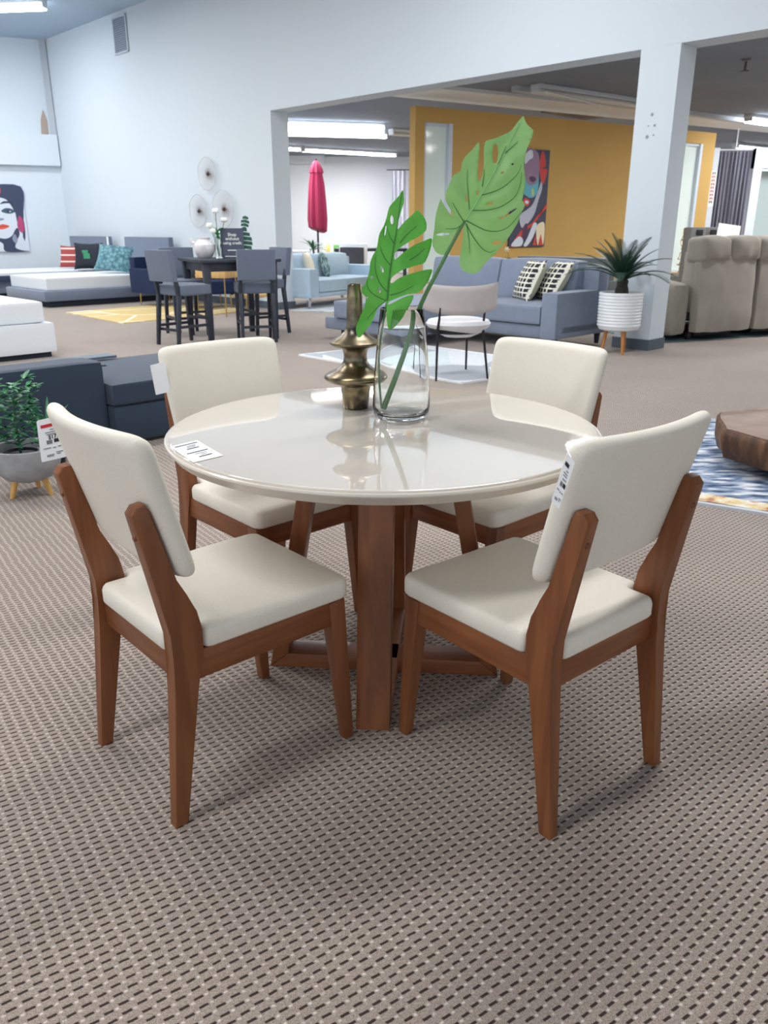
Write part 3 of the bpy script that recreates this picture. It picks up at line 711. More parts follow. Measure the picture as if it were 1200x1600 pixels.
# generic sofa: local x to the right when sitting... faces +y, back at y=0
def sofa(name, label, cat, loc, az, m, L, D, armw, armh, seath, backh, nc, legm, legh=.12, seatz=.28, chaise=None, backt=.22, armslope=.0, group=None, left_arm=True, right_arm=True):
    t = thing(name, label, cat, loc, az=az, group=group)
    ch = chaise or 0
    part('base', t, m, lambda b: box(b, 0, L, 0, D - .03, legh, seatz, .02))
    x0 = armw if left_arm else 0; x1 = L - (armw if right_arm else 0)
    part('back_frame', t, m, lambda b: pad(b, 0.0, L, 0, backt, legh, backh - .06, 8, n=8))
    for ok, a, b_ in ((left_arm, 0, armw), (right_arm, L - armw, L)):
        if ok:
            def fn(b, a=a, b_=b_): pad(b, a, b_, 0, D, legh, armh, 9, n=8, fn=lambda P: Vector((P.x, P.y, P.z + (armslope * (1 - P.y / D) if P.z > armh - .1 else 0))))
            part('arm', t, m, fn)
    w = (x1 - x0) / nc
    for k in range(nc):
        a, b_ = x0 + k * w + .005, x0 + (k + 1) * w - .005
        yy = D + (ch if (chaise and k == nc - 1) else 0)
        part('seat_cushion', t, m, lambda b: pad(b, a, b_, .12, yy, seatz, seath, 7, (0, 0, .02), n=10))
        def fb(b): pad(b, a, b_, backt * .7, backt * .7 + .2, seath - .02, backh, 6, (0, .05, .02), n=10, fn=lambda P: Vector((P.x, P.y - (P.z - seath) * .22 + .06, P.z)))
        part('back_cushion', t, m, fb)
    if chaise: part('chaise_base', t, m, lambda b: box(b, x1 - w, x1 + (armw if not right_arm else 0), D - .1, D + ch - .04, legh, seatz, .02))
    lp = [(.06, .06), (L - .06, .06), (.06, D - .08), (L - .06, D - .08)]
    if chaise: lp[3] = (L - .08, D + ch - .1); lp.append((L - w + .05, D + ch - .1))
    for x, y in lp: part('leg', t, legm, lambda b: beam4(b, (x, y, 0), (x, y, legh + .02), .018, .018, .028, .028, .002))
    return t
SLATE = fabric('slate_blue_sofa_fabric', (126, 137, 156), weave=500)
t = sofa('corner_sofa', 'slate blue sofa with left chaise end in front of the mustard wall', 'sofa', ST(.61, .12), AZV + 180, SLATE, 2.35, 1.0, .20, .60, .46, .90, 2, BLACKW, .12, .26, chaise=1.05, right_arm=False)
# patterned cushions
def cushion_pat():
    m = mat('black_ivory_brushstroke_fabric', (30, 34, 44), .85); g = NG(m); vec, o = g.xyz()
    a = g.m('FRACT', g.m('MULTIPLY', o[0], 13)); b = g.m('FRACT', g.m('MULTIPLY', o[2], 19)); n1 = g.noise(vec, 22, 2); n2 = g.noise(vec, 30, 2)
    ma = g.step(g.m('ADD', a, g.m('MULTIPLY', n1, .5)), .55, .49); mb = g.step(g.m('ADD', b, g.m('MULTIPLY', n2, .5)), .58, .52)
    g.setc(g.mix(g.m('MAXIMUM', ma, mb), srgb((30, 34, 44)), srgb((224, 222, 208)))); return m
PAT = cushion_pat(); KHAKI = fabric('khaki_cushion_back', (186, 184, 158))
def cushion(label, pos, az, tilt, m, m2=None, w=.45, h=.45, T=.16, roll=0, group=None, name='throw_pillow'):
    t = thing(name, label, 'pillow', pos, az=az, group=group)
    M = Matrix.Translation((0, 0, h * .5 * .94)) @ Matrix.Rotation(R(-90 + tilt), 4, 'X') @ Matrix.Rotation(R(roll), 4, 'Z')
    bm = B(); pillow(bm, w, h, T, M)
    if m2:
        dirn = (M.to_3x3() @ Vector((0, 0, 1)))
        bm.faces.ensure_lookup_table(); bmesh.ops.recalc_face_normals(bm, faces=bm.faces)
        me = obj('cover', bm, [m, m2], t)
        for p in me.data.polygons:
            if (p.normal.dot(dirn) < 0): p.material_index = 1
    else: obj('cover', bm, m, t)
    return t
def onpl(x, y, z): return at(x, y, z)
cushion('black and ivory patterned pillow, left of the two on the slate blue sofa', ST(1.32, -.40, .46), AZV + 180 + 34, 24, PAT, KHAKI, .50, .50, .20, 0, 'patterned pillows on the slate blue sofa')
cushion('black and ivory patterned pillow, tucked against the right arm of the slate blue sofa', ST(1.07, -.28, .46), AZV + 180 + 34, 30, PAT, KHAKI, .50, .50, .20, 0, 'patterned pillows on the slate blue sofa')

# grey sofa standing behind the slate blue one
DGREY = fabric('charcoal_green_fabric', (98, 104, 106), weave=400)
q = at(800, 405, .83); t = thing('low_backed_sofa', 'dark grey sofa mostly hidden behind the slate blue sofa and the palm', 'sofa', ST(1.75, 1.25), az=AZV)
part('back', t, DGREY, lambda b: pad(b, -.9, .48, -.1, .14, .08, .90, 8, n=8))
part('seat', t, DGREY, lambda b: pad(b, -.9, .48, .12, .9, .08, .45, 8, n=8))
part('arm', t, DGREY, lambda b: pad(b, .28, .50, -.08, .95, .08, .62, 8, n=8)); part('arm', t, DGREY, lambda b: pad(b, -.95, -.72, -.08, .95, .08, .62, 8, n=8))
# little decorative flower on the console behind the sofa
q = at(792, 400, .9); t = thing('console_table', 'slim dark console top just visible behind the slate blue sofa', 'table', ST(2.0, .62), az=AZV + 180)
part('top', t, BLACKW, lambda b: box(b, -.35, .35, -.12, .12, .86, .89, .004))
for x in (-.32, .32):
    for y in (-.1, .1): part('leg', t, BLACKW, lambda b: box(b, x - .015, x + .015, y - .015, y + .015, 0, .86))
q = pl(793, 392, ST(2.0, .62), V); t = thing('gold_flower_ornament', 'small cream and gold flower ornament on the dark console', 'ornament', (q.x, q.y, .89))
part('stem', t, GOLD, lambda b: tube(b, [(0, 0, 0), (.01, 0, .05), (-.01, 0, .10)], .005, 6))
part('base', t, GOLD, lambda b: lathe(b, [(0, 0), (.03, 0), (.03, .01), (0, .012)], 12))
IV = mat('ivory_petal', (232, 222, 190), .6)
for k in range(6):
    a = k * PI / 3; part('petal', t, IV, lambda b: pad(b, -.006, .036, -.012, .012, -.004, .004, 2.5, n=3, M=Matrix.Translation((-.01, 0, .105)) @ Matrix.Rotation(a, 4, 'Y') @ Matrix.Rotation(.3, 4, 'X')))

# ------------------------------------------------------------------ rugs
def rug_mat_geo():
    m = mat('pale_geometric_rug', (214, 218, 222), .95); g = NG(m); vec, o = g.xyz()
    v = g.n.new('ShaderNodeTexVoronoi'); v.inputs['Scale'].default_value = 1.15; g.l.new(vec, v.inputs['Vector'])
    cr = g.n.new('ShaderNodeValToRGB'); cr.color_ramp.interpolation = 'CONSTANT'; e = cr.color_ramp.elements
    sp = g.n.new('ShaderNodeSeparateColor'); g.l.new(v.outputs['Color'], sp.inputs[0]); g.l.new(sp.outputs[0], cr.inputs[0])
    e[0].color = srgb((176, 182, 190)); e[0].position = 0; e[1].color = srgb((222, 226, 232)); e[1].position = .3
    x = e.new(.55); x.color = srgb((206, 220, 224)); x = e.new(.8); x.color = srgb((238, 240, 242))
    f = g.noise(vec, 40, 3); g.setc(g.mix(g.m('MULTIPLY', g.step(f, .4, .75), .25), cr.outputs[0], srgb((150, 156, 166)))); return m
def rug(label, corners, m, z=.012, edge=None, name='area_rug'):
    c = sum(corners, Vector()) / len(corners)
    bm = B(); quadbox(bm, [p - c for p in corners], 0, z); o = obj(name, bm, m, None, c, smooth=False); tag(o, label, 'rug')
    if edge:
        for i in range(len(corners)):
            a, b = corners[i] - c, corners[(i + 1) % len(corners)] - c; d = (b - a).normalized(); n_ = Vector((-d.y, d.x, 0)) * .012
            bm = B(); quadbox(bm, [a - n_, b - n_, b + n_, a + n_], 0, z + .004); obj('binding', bm, edge, o, smooth=False)
    return o
RA = at(722, 600); RB = at(468, 556); dr = (RB - RA); RE = Vector((.80, .60, 0)).normalized()
rug('pale grey and white geometric rug under the accent chair', [RA, RA + RE * 1.45, RB + RE * 1.45, RB], rug_mat_geo(), edge=mat('rug_binding_white', (236, 238, 242), .9))
def rug_distress(nm, cols, sc, stretch=(1, 3, 1), rotz=0, pos=(0, .35, .5, .68)):
    m = mat(nm, cols[0], .97); g = NG(m); vec, o = g.xyz(scale=stretch, rot=(0, 0, rotz)); f = g.noise(vec, sc, 6)
    cr = g.n.new('ShaderNodeValToRGB'); e = cr.color_ramp.elements; e[0].position = pos[1]; e[0].color = srgb(cols[0]); e[1].position = pos[3]; e[1].color = srgb(cols[-1])
    for k, c in enumerate(cols[1:-1]): x = e.new(pos[1] + (pos[3] - pos[1]) * (k + 1) / (len(cols) - 1)); x.color = srgb(c)
    g.l.new(f, cr.inputs[0]); g.setc(cr.outputs[0]); return m
# rug under the slab table: blue field, multicolour border strip
K1 = at(1058, 783); K2 = at(1240, 812); d1 = (K2 - K1).normalized(); K4 = at(1080, 693); d2 = (K4 - K1)
KS = [K1, K1 + d1 * 1.9, K1 + d1 * 1.9 + d2 * 1.6, K1 + d2 * 1.6]
BLUE = rug_distress('distressed_blue_rug', [(52, 68, 98), (120, 140, 170), (196, 204, 214), (232, 234, 236)], 7)
o = rug('distressed blue and white rug with a coloured border under the wood slab table', KS, BLUE, .010, mat('rug_edge_grey', (200, 204, 212), .9))
BOR = rug_distress('rug_border_multicolour', [(170, 92, 76), (226, 206, 160), (236, 236, 230), (204, 140, 110)], 9, (1, 1, 1))
bm = B(); n2 = d2.normalized(); cc = sum(KS, Vector()) / 4; quadbox(bm, [p - cc for p in (K1 + n2 * .03, K1 + d1 * 1.9 + n2 * .03, K1 + d1 * 1.9 + n2 * .15, K1 + n2 * .15)], .0101, .013); obj('border_strip', bm, BOR, o, smooth=False)
# ------------------------------------------------------------------ wood slab table
BARK = wood_mat('bark_edge_wood', (70, 46, 32), (112, 78, 52), .6, (1, 1, .25), 18)
SLABT = mat('polished_slab_top', (112, 86, 70), .5, coat=.05, c2=(140, 114, 96), scale=5)
sc_ = at(1108, 742); t = thing('wood_slab_table', 'low live edge tree slab coffee table on the blue rug', 'coffee table', sc_ + Vector((.70, .12, 0)))
def ring(n=56, seed=3):
    rnd = random.Random(seed); out = []
    for k in range(n):
        a = 2 * PI * k / n; v = Vector((cos(a) * 1.3, sin(a) * 1.3, seed)); r_ = .56 + .07 * noise.noise(v) + .03 * noise.noise(v * 3) + .012 * noise.noise(v * 9); out.append((r_ * cos(a) * 1.12, r_ * sin(a)))
    return out
rg = ring(); bm = B(); rows = []
for z, k in ((.055, .90), (.07, .97), (.13, 1.0), (.19, 1.01), (.222, .995), (.226, .985)):
    rows.append([bm.verts.new((x * (k + .02 * noise.noise(Vector((x * 9, y * 9, z * 20)))), y * (k + .02 * noise.noise(Vector((x * 9, y * 9, z * 20)))), z)) for x, y in rg])
for a, b in zip(rows, rows[1:]):
    for i in range(len(a)): bm.faces.new([a[i], a[(i + 1) % len(a)], b[(i + 1) % len(a)], b[i]])
bm.faces.new(rows[0][::-1]); bm.faces.new(rows[-1]); obj('bark_edge', bm, BARK, t)
bm = B(); prism(bm, [(x * .972, y * .972) for x, y in rg], .2262, .2285, 'z', bev=.001); obj('slab_top', bm, SLABT, t)
for x, y in ((-.38, -.18), (.35, -.2), (0, .36)):
    part('caster', t, BLACKM, lambda b: (tube(b, [(x - .02, y, .038), (x + .02, y, .038)], .026, 12), tube(b, [(x, y, .05), (x, y, .10)], .010, 8)))
# dark knot
part('knot', t, mat('dark_knot', (48, 34, 28), .5), lambda b: lathe(b, [(0, .2286), (.03, .2286), (.03, .2295), (0, .2295)], 12, Matrix.Translation((-.12, .30, 0))))

# ------------------------------------------------------------------ accent chair (back view)
RL = at(677, 600); RRr = at(757, 574); ad = (RRr - RL).normalized()
azc = math.degrees(math.atan2(ad.x, ad.y)) - 90
TAU = fabric('warm_grey_bouclé'.replace('é', 'e'), (190, 184, 182)); SEATW = fabric('pale_grey_seat_cloth', (226, 226, 230))
mid = (RL + RRr) / 2; azc = -14
t = thing('accent_chair', 'grey upholstered accent chair with curved back and thin black legs, seen from behind', 'chair', mid + Vector((-.02, -.30, 0)), az=azc)
for s in (-1, 1):
    part('rear_leg', t, BLACKM, lambda b: tube(b, [(s * .235, -.02, .0), (s * .205, .06, .42), (s * .20, .035, .52), (s * .20, .015, .61)], [.009, .012, .010, .009], 8))
    part('front_leg', t, BLACKM, lambda b: tube(b, [(s * .22, .50, 0), (s * .19, .42, .42)], [.009, .012], 8))
part('seat_ring', t, BLACKM, lambda b: lathe(b, [(.23, .395), (.24, .385), (.24, .42), (.22, .42)], 32, Matrix.Translation((0, .24, 0)), close=True))
part('seat', t, SEATW, lambda b: lathe(b, [(0, .335), (.12, .345), (.22, .39), (.272, .435), (.285, .46), (.265, .488), (.19, .503), (0, .508)], 40, Matrix.Translation((.035, .22, 0)) @ Matrix.Diagonal((1, .95, 1, 1))))
def bk(b):
    n = 24; k = 10; g = {}
    for sd in (0, 1):
        for i in range(n + 1):
            for j in range(k + 1):
                u = 2 * i / n - 1; w = 2 * j / k - 1; e = max(abs(u), abs(w)); L = (abs(u) ** 10 + abs(w) ** 6) ** .1 if e else 1
                f = 1 - .06 * abs(u) ** 8 * abs(w); T = .020 * (1 - e ** 8) ** .5
                if sd and e == 1: g[(1, i, j)] = g[(0, i, j)]; continue
                x = u * .335 + .01; y = .13 * u * u - .02; z = .665 + w * (.118 - .03 * abs(u) ** 6 * (w < 0)) + .025 * u * u
                g[(sd, i, j)] = b.verts.new((x, y + (-T if sd == 0 else T), z))
        for i in range(n):
            for j in range(k):
                f = [g[(sd, i, j)], g[(sd, i + 1, j)], g[(sd, i + 1, j + 1)], g[(sd, i, j + 1)]]; b.faces.new(f if sd == 0 else f[::-1])
part('backrest', t, TAU, bk, sharp=70)

# ------------------------------------------------------------------ palm in white ribbed planter
pc = at(962, 552); t = thing('potted_palm', 'dark green palm in a white ribbed planter on wooden legs beside the pillar', 'potted plant', pc)
POTW = mat('white_ceramic', (232, 236, 240), .35)
prof = [(0, .245), (.17, .245), (.20, .255), (.212, .275)]
z = .285
while z < .60: prof += [(.214 + .012 * (z - .28), z), (.222 + .012 * (z - .28), z + .008), (.222 + .012 * (z - .28), z + .020), (.214 + .012 * (z - .28), z + .028)]; z += .031
prof += [(.220, .612), (.222, .628), (.212, .630), (.205, .62), (.20, .585), (0, .585)]
part('planter', t, POTW, lambda b: lathe(b, prof, 48), sharp=25)
part('soil', t, mat('dark_soil', (52, 42, 38), .95), lambda b: lathe(b, [(0, .586), (.2, .586), (.2, .592), (0, .598)], 24))
OAK = wood_mat('orange_oak_wood', (206, 140, 80), (186, 120, 66), .45)
legs(t, [(.115 * cos(a), .115 * sin(a)) for a in (R(-80), R(40), R(165))], 0, .26, .013, .022, OAK, splay=.035)
TR = mat('palm_trunk_brown', (58, 56, 48), .9, c2=(30, 34, 30), scale=40)
part('trunk', t, TR, lambda b: lathe(b, [(0, .59), (.075, .59), (.07, .64), (.055, .70), (.06, .74), (.03, .78), (0, .78)], 14))
PALM = mat('palm_leaf_dark', (38, 82, 60), .4, c2=(22, 56, 46), scale=8)
rnd = random.Random(5)
def frond(b, az, el, L, droop, r=rnd):
    p = Vector((0, 0, .74)); pts = []; n = 16; e = el
    for k in range(n + 1):
        pts.append(p.copy()); e = el - droop * (k / n) ** 1.3; p = p + Vector((cos(e) * cos(az), cos(e) * sin(az), sin(e))) * L / n
    tube(b, pts, [.0085 * (1 - .7 * k / n) for k in range(n + 1)], 5)
    side = Vector((-sin(az), cos(az), 0))
    for k in range(2, n + 1):
        for h in range(4):
            f = (k - 1 + h / 4) / n; q = pts[k - 1].lerp(pts[k], h / 4); tng = (pts[k] - pts[k - 1]).normalized()
            up = side.cross(tng).normalized() * (1 if side.cross(tng).z > 0 else -1)
            ll = .088 * sin(min(1, f * .92 + .08) * PI) ** .5 * L / .55
            if ll < .01: continue
            for s in (-1, 1):
                d = (side * s * .88 + tng * .42 + up * .12).normalized(); wv = tng * .0027
                tip = q + d * ll; a0 = b.verts.new(q - wv); a1 = b.verts.new(q + wv); a2 = b.verts.new(q + d * ll * .6 + wv * .8 - up * .003); a3 = b.verts.new(q + d * ll * .6 - wv * .8 - up * .003); a4 = b.verts.new(tip)
                b.faces.new([a0, a1, a2, a3]); b.faces.new([a3, a2, a4])
N = 32
for k in range(N):
    az = k * 2.39996; el = R(84 - 58 * (k / N) ** .8 + rnd.uniform(-5, 5)); L = .48 + .17 * (k / N) + rnd.uniform(-.04, .04); L *= 1 - .38 * max(0, cos(az) * V.x + sin(az) * V.y)
    part('frond', t, PALM, lambda b: frond(b, az, el, L, R(28 + 38 * (k / N) + rnd.uniform(-8, 8))), smooth=False)

# ------------------------------------------------------------------ recliner on dark rug
TEAL = rug_distress('teal_grey_rug', [(58, 78, 84), (84, 108, 112), (120, 142, 144)], 3, (1, 1, 1))
q1, q2 = at(1038, 541), at(1300, 552); dd = (at(1190, 531) - at(1038, 541)); 
rl = Vector((sin(R(66)), cos(R(66)), 0)); rp = Vector((-rl.y, rl.x, 0)); o_ = at(1040, 536)
rug('dark teal rug beneath the taupe recliner', [o_, o_ + rl * 3.2, o_ + rl * 3.2 + rp * 2.4, o_ + rp * 2.4], TEAL, .012)
TAUPE = fabric('taupe_recliner_suede', (154, 148, 138), weave=300, var=.06)
rb = at(1083, 527, .06); t = thing('recliner_sofa', 'taupe reclining sofa seen from behind, right of the white pillar', 'recliner', Vector((rb.x, rb.y, 0)), az=66 - 90)
def wr(P):
    v = Vector((P.x * 5, P.y * 5, P.z * 3)); return P + Vector((.012 * noise.noise(v), .016 * noise.noise(v * 1.7 + Vector((3, 1, 2))), .010 * noise.noise(v + Vector((9, 2, 1)))))
for k in range(2):
    x = k * .92
    part('back_panel', t, TAUPE, lambda b: pad(b, x + .03, x + .89, .0, .12, .09, .98, 7, (0, .03, 0), n=14, fn=lambda P: wr(Vector((P.x, P.y + (P.z - .1) * .06 + (.05 * max(0, .25 - P.z)), P.z)))))
    for j in range(2):
        a = x - .0 + j * .46
        part('headrest_pillow', t, TAUPE, lambda b: pad(b, a, a + .455, .02, .30, .88, 1.14, 4, (.0, .03, .03), n=10, fn=wr))
    part('seat_back', t, TAUPE, lambda b: pad(b, x + .05, x + .87, .12, .36, .3, 1.0, 5, (0, .04, 0), n=8, fn=wr))
    part('seat_cushion', t, TAUPE, lambda b: pad(b, x + .02, x + .90, .3, .95, .2, .50, 5, (0, 0, .04), n=8, fn=wr))
    part('underframe', t, BLACKM, lambda b: box(b, x + .15, x + .75, .15, .8, .03, .12, .01))
for a in (-.25, 1.86):
    part('arm', t, TAUPE, lambda b: pad(b, a, a + .25, .12, .98, .06, .64, 4, (.03, 0, .03), n=10, fn=lambda P: wr(Vector((P.x, P.y + (.16 if P.z < .45 and P.y < .5 else 0) * (1 - P.z / .45) * 0, P.z)))))
for x in (.06, 1.75):
    part('foot', t, BLACKM, lambda b: box(b, x, x + .06, .15, .21, 0, .08, .004))

# recliner row farther back, dark tags on the headrests
GR2 = fabric('grey_recliner_cloth', (128, 128, 126))
yb = 13.6
for k, (xa, xb, xt) in enumerate(((1078, 1101, 1091), (1100, 1122, 1113))):
    pa = atY(xa, 352, yb + k * .25); pb_ = atY(xb, 352, yb + k * .25); w = (pb_ - pa).x
    t = thing('recliner_chair', ('grey recliner headrest with black tag, left of the pair beyond the taupe recliner', 'grey recliner headrest with black tag, right of the pair beyond the taupe recliner')[k], 'recliner', (pa.x + w / 2, yb + k * .25, 0), az=-20, group='grey recliners beyond the taupe recliner')
    w = .30
    part('backrest', t, GR2, lambda b: pad(b, -w / 2 - .0, w / 2, -.06, .14, .2, 1.27, 6, (0, .02, 0), n=8))
    part('seat', t, GR2, lambda b: pad(b, -w / 2, w / 2, .1, .75, .1, .5, 6, n=6))
    part('cloth_tag', t, mat('black_cloth_tag', (34, 34, 36), .8), lambda b: box(b, -.06, .06, -.088, -.07, 1.15, 1.23, .003))
p = atY(1122, 377, 12.8); q = atY(1150, 356, 12.8)
bm = B(); Mt = Matrix.Rotation(R(-12), 4, 'X') @ Matrix.Rotation(R(8), 4, 'Y'); box(bm, -.17, .17, -.006, .006, 0, .42, .002, M=Mt)
o = obj('paper_sheet', bm, PAPER, None, (( p.x + q.x) / 2, 12.8, .90), smooth=False); tag(o, 'white sheet of card propped on furniture in front of the grey curtain', 'sign')
bm = B(); box(bm, -.5, .5, -.3, .3, 0, .90, .03); o = obj('grey_ottoman_stack', bm, GR2, None, ((p.x + q.x) / 2 + .25, 13.2, 0)); tag(o, 'grey upholstered block behind the taupe recliner, carrying the white sheet', 'ottoman')

# gold lattice ornament beyond the pillar
q = at(1062, 412, .5); q = pl(1064, 405, YW(0, -.5), N_)
t = thing('lattice_ornament', 'tall gold openwork sculpture in front of the far yellow window', 'ornament', (q.x, q.y, .43))
bm = B(); box(bm, -.25, .25, -.15, .15, -.43, 0, .01); obj('pedestal', bm, fabric('brown_suede', (96, 86, 80)), t)
rnd = random.Random(2)
for k in range(6):
    zc = .10 + k * .115
    def tw(b):
        pts = [(rnd.uniform(-.05, .05) + .05 * cos(a), .04 * sin(a * 1.3), zc + .07 * sin(a)) for a in [i * PI / 5 for i in range(11)]]; tube(b, catmull(pts, 3, False), .008, 6)
    part('gold_loop', t, GOLD, tw)
part('spine', t, GOLD, lambda b: tube(b, [(0, 0, 0), (.02, 0, .4), (-.01, 0, .82)], .008, 6))

# far right: columns, curtain, mirror
CW = mat('column_white', (214, 224, 234), .7); Yc = 17.5
def postpx(nm, xt, xb, w, label):
    T = atY(xt, 240, Yc); o_ = thing(nm, label, 'post', (T.x, Yc, 0)); return o_, T
T1 = atY(1119, 240, Yc); x1 = atY(1112, 300, Yc).x
bm = B(); xa, xb = atY(1098, 330, Yc).x, atY(1113, 330, Yc).x; quadbox(bm, [(xa, Yc), (xb, Yc), (xb, Yc + .2), (xa, Yc + .2)], 0, ZC - .42); struct('trim_8', bm, CW)
xc, xd = atY(1168, 330, Yc).x, atY(1181, 330, Yc).x; bm = B(); quadbox(bm, [(xc, Yc), (xd, Yc), (xd, Yc + .2), (xc, Yc + .2)], 0, ZC - .42); struct('trim_9', bm, CW)
bm = B(); quadbox(bm, [(xc, Yc - .01), (xc + 4, Yc - .01), (xc + 4, Yc + .19), (xc, Yc + .19)], ZC - .8, ZC - .42); struct('trim_10', bm, CW)
bm = B(); quadbox(bm, [(xd, Yc + .05), (xc + 4, Yc + .05), (xc + 4, Yc + .15), (xd, Yc + .15)], 0, 1.0); struct('trim_11', bm, CW)
bm = B(); zz0, zz1 = 1.0, ZC - .85; quadbox(bm, [(xd, Yc + .08), (xc + 4, Yc + .08), (xc + 4, Yc + .10), (xd, Yc + .10)], zz0, zz1)
o = obj('wall_mirror', bm, mat('grey_green_mirror', (186, 196, 190), .06, .85), None, smooth=False); tag(o, 'greenish mirror panel in white framing at the right edge', 'mirror')
# red vertical lettering on the first column
t = thing('column_sign', 'narrow vertical sign with red and black lettering on the white column', 'sign', (0, 0, 0)); s0 = atY(1112.5, 295, Yc - .006); t.location = s0
part('sign_strip', t, PAPER, lambda b: box(b, -.06, .06, -.004, .004, -.34, .34), smooth=False)
for k in range(9):
    part('red_glyph', t, REDINK if 0 < k < 8 else INK, lambda b: (box(b, -.03, -.012, -.008, -.0045, .27 - k * .068, .31 - k * .068), box(b, -.03, .03, -.008, -.0045, .30 - k * .068, .31 - k * .068), box(b, .012, .03, -.008, -.0045, .27 - k * .068, .31 - k * .068)), smooth=False)
# curtains
def curtain(name, label, x0, x1, Y, z0, z1, m, folds, depth=.07):
    bm = B(); n = folds * 10; rows = []
    for zi in range(9):
        z = z0 + (z1 - z0) * zi / 8; row = []
        for i in range(n + 1):
            f = i / n; ph = f * folds * 2 * PI; amp = depth * (.6 + .4 * (1 - zi / 8)) * (1 + .4 * sin(f * 17))
            row.append((x0 + (x1 - x0) * f + .02 * sin(ph * 2 + zi * .1), Y + amp * sin(ph + .3 * sin(zi * .7 + f * 9)), z))
        rows.append(row)
    vs = [[[bm.verts.new((x, y + o_, z)) for x, y, z in r_] for r_ in rows] for o_ in (0, .004)]
    for s in (0, 1):
        for a, b in zip(vs[s], vs[s][1:]):
            for i in range(n): bm.faces.new([a[i], a[i + 1], b[i + 1], b[i]] if s == 0 else [a[i], b[i], b[i + 1], a[i + 1]])
    for r0_, r1_ in ((vs[0][0], vs[1][0]), (vs[0][-1], vs[1][-1])):
        for i in range(n): bm.faces.new([r0_[i], r1_[i], r1_[i + 1], r0_[i + 1]])
    o = obj(name, bm, m); return tag(o, label, 'curtain')
CURT = fabric('charcoal_satin_curtain', (128, 128, 142), .55, 200)
curtain('drape', 'dark grey gathered curtain between white posts at the far right', xb + .02, xc - .02, Yc + .12, .02, ZC - .48, CURT, 9)
t = thing('curtain_rail', 'thin white rail carrying the dark grey curtain', 'curtain rail', ((xb + xc) / 2, Yc + .12, ZC - .45)); part('rail', t, HOUSING, lambda b: tube(b, [(-(xc - xb) / 2, 0, 0), ((xc - xb) / 2, 0, 0)], .015, 8)); part('bracket', t, HOUSING, lambda b: box(b, -.01, .01, -.01, .01, 0, .45))
SHEER = fabric('pale_sheer_curtain', (206, 208, 220), .8, 200)
yy = 23.9; curtain('sheer_drape', 'pale sheer curtain on the far white wall beside the yellow wall', atY(612, 300, yy).x, atY(652, 300, yy).x, yy, .3, 2.75, SHEER, 6, .05)
t = thing('sheer_rail', 'thin dark rail holding the pale sheer curtain', 'curtain rail', (atY(632, 300, yy).x, yy, 2.78)); part('rail', t, BLACKM, lambda b: tube(b, [(-.5, 0, 0), (.5, 0, 0)], .012, 8)); part('bracket', t, BLACKM, lambda b: box(b, -.01, .01, 0, 1.1, -.01, .01))

# ------------------------------------------------------------------ paintings (flat canvases with their own depth)
def poly_on(t, nm, m, pts, M, d):
    """polygon in canvas units (x right, y up, origin at the canvas centre), raised by d"""
    bm = B(); f = catmull([tuple(p) for p in pts], 4) if len(pts) > 3 else [Vector(p) for p in pts]
    a = [bm.verts.new((p.x, -d, p.y)) for p in f]; 
    try: bm.faces.new(a)
    except ValueError: pass
    g = bmesh.ops.extrude_face_region(bm, geom=list(bm.faces)); bmesh.ops.translate(bm, verts=[v for v in g['geom'] if isinstance(v, bmesh.types.BMVert)], vec=(0, -.0012, 0))
    return obj(nm, bm, m, t, smooth=False)
def paint(nm, c): return mat('paint_' + nm, c, .6)
NAVY, PALE, ORANGE, PINK, GREYP = paint('navy', (52, 62, 90)), paint('pale', (214, 222, 232)), paint('orange', (226, 92, 74)), paint('magenta', (178, 66, 112)), paint('grey', (140, 150, 172))
pw, ph = 1.36, 1.34
pcn = LW(-.83 - pw / 2, .03, (.77 + 2.11) / 2)
t = thing('portrait_painting', 'unframed canvas of a pale face with orange lips on the left wall', 'painting', pcn, rotz=math.atan2(WL.y, WL.x))
part('canvas', t, PALE, lambda b: box(b, -pw / 2, pw / 2, -.015, .028, -ph / 2, ph / 2, .003), smooth=False)
def PP(nm, m, pts, d=.0155): return poly_on(t, nm, m, pts, None, d)
# right part of the canvas is what the photo shows: x from about -.05 to .68
X = lambda px: -.68 + (px + 1.05) / 2.05 * 1.36     # helper: -1..1 wide -> canvas
r_ = pw / 2
PP('painted_hair', NAVY, [(.02, .66), (.14, .52), (.22, .44), (.34, .40), (.42, .30), (.50, .10), (.52, -.05), (.50, -.16), (.56, -.20), (.62, -.10), (.66, .15), (.672, .66)])
PP('painted_hair', NAVY, [(-.1, -.30), (.05, -.36), (.22, -.40), (.36, -.34), (.44, -.22), (.50, -.18), (.52, -.30), (.44, -.46), (.40, -.58), (.52, -.64), (.66, -.66), (.20, -.664), (.16, -.50), (.02, -.42)])
PP('painted_hair', NAVY, [(-.66, .66), (-.30, .66), (-.46, .30), (-.5, -.1), (-.46, -.5), (-.6, -.66), (-.66, -.66)])
PP('painted_flower', ORANGE, [(.10, .655), (.24, .655), (.27, .58), (.24, .50), (.16, .54)], .0175)
PP('painted_streak', PINK, [(.55, .06), (.62, .0), (.63, -.20), (.58, -.28), (.52, -.22), (.50, -.10)], .0175)
PP('painted_eyebrow', NAVY, [(.22, .30), (.30, .36), (.42, .35), (.50, .28), (.42, .315), (.30, .315)])
PP('painted_eyebrow', NAVY, [(-.36, .28), (-.28, .35), (-.14, .35), (-.05, .30), (-.14, .31), (-.28, .31)])
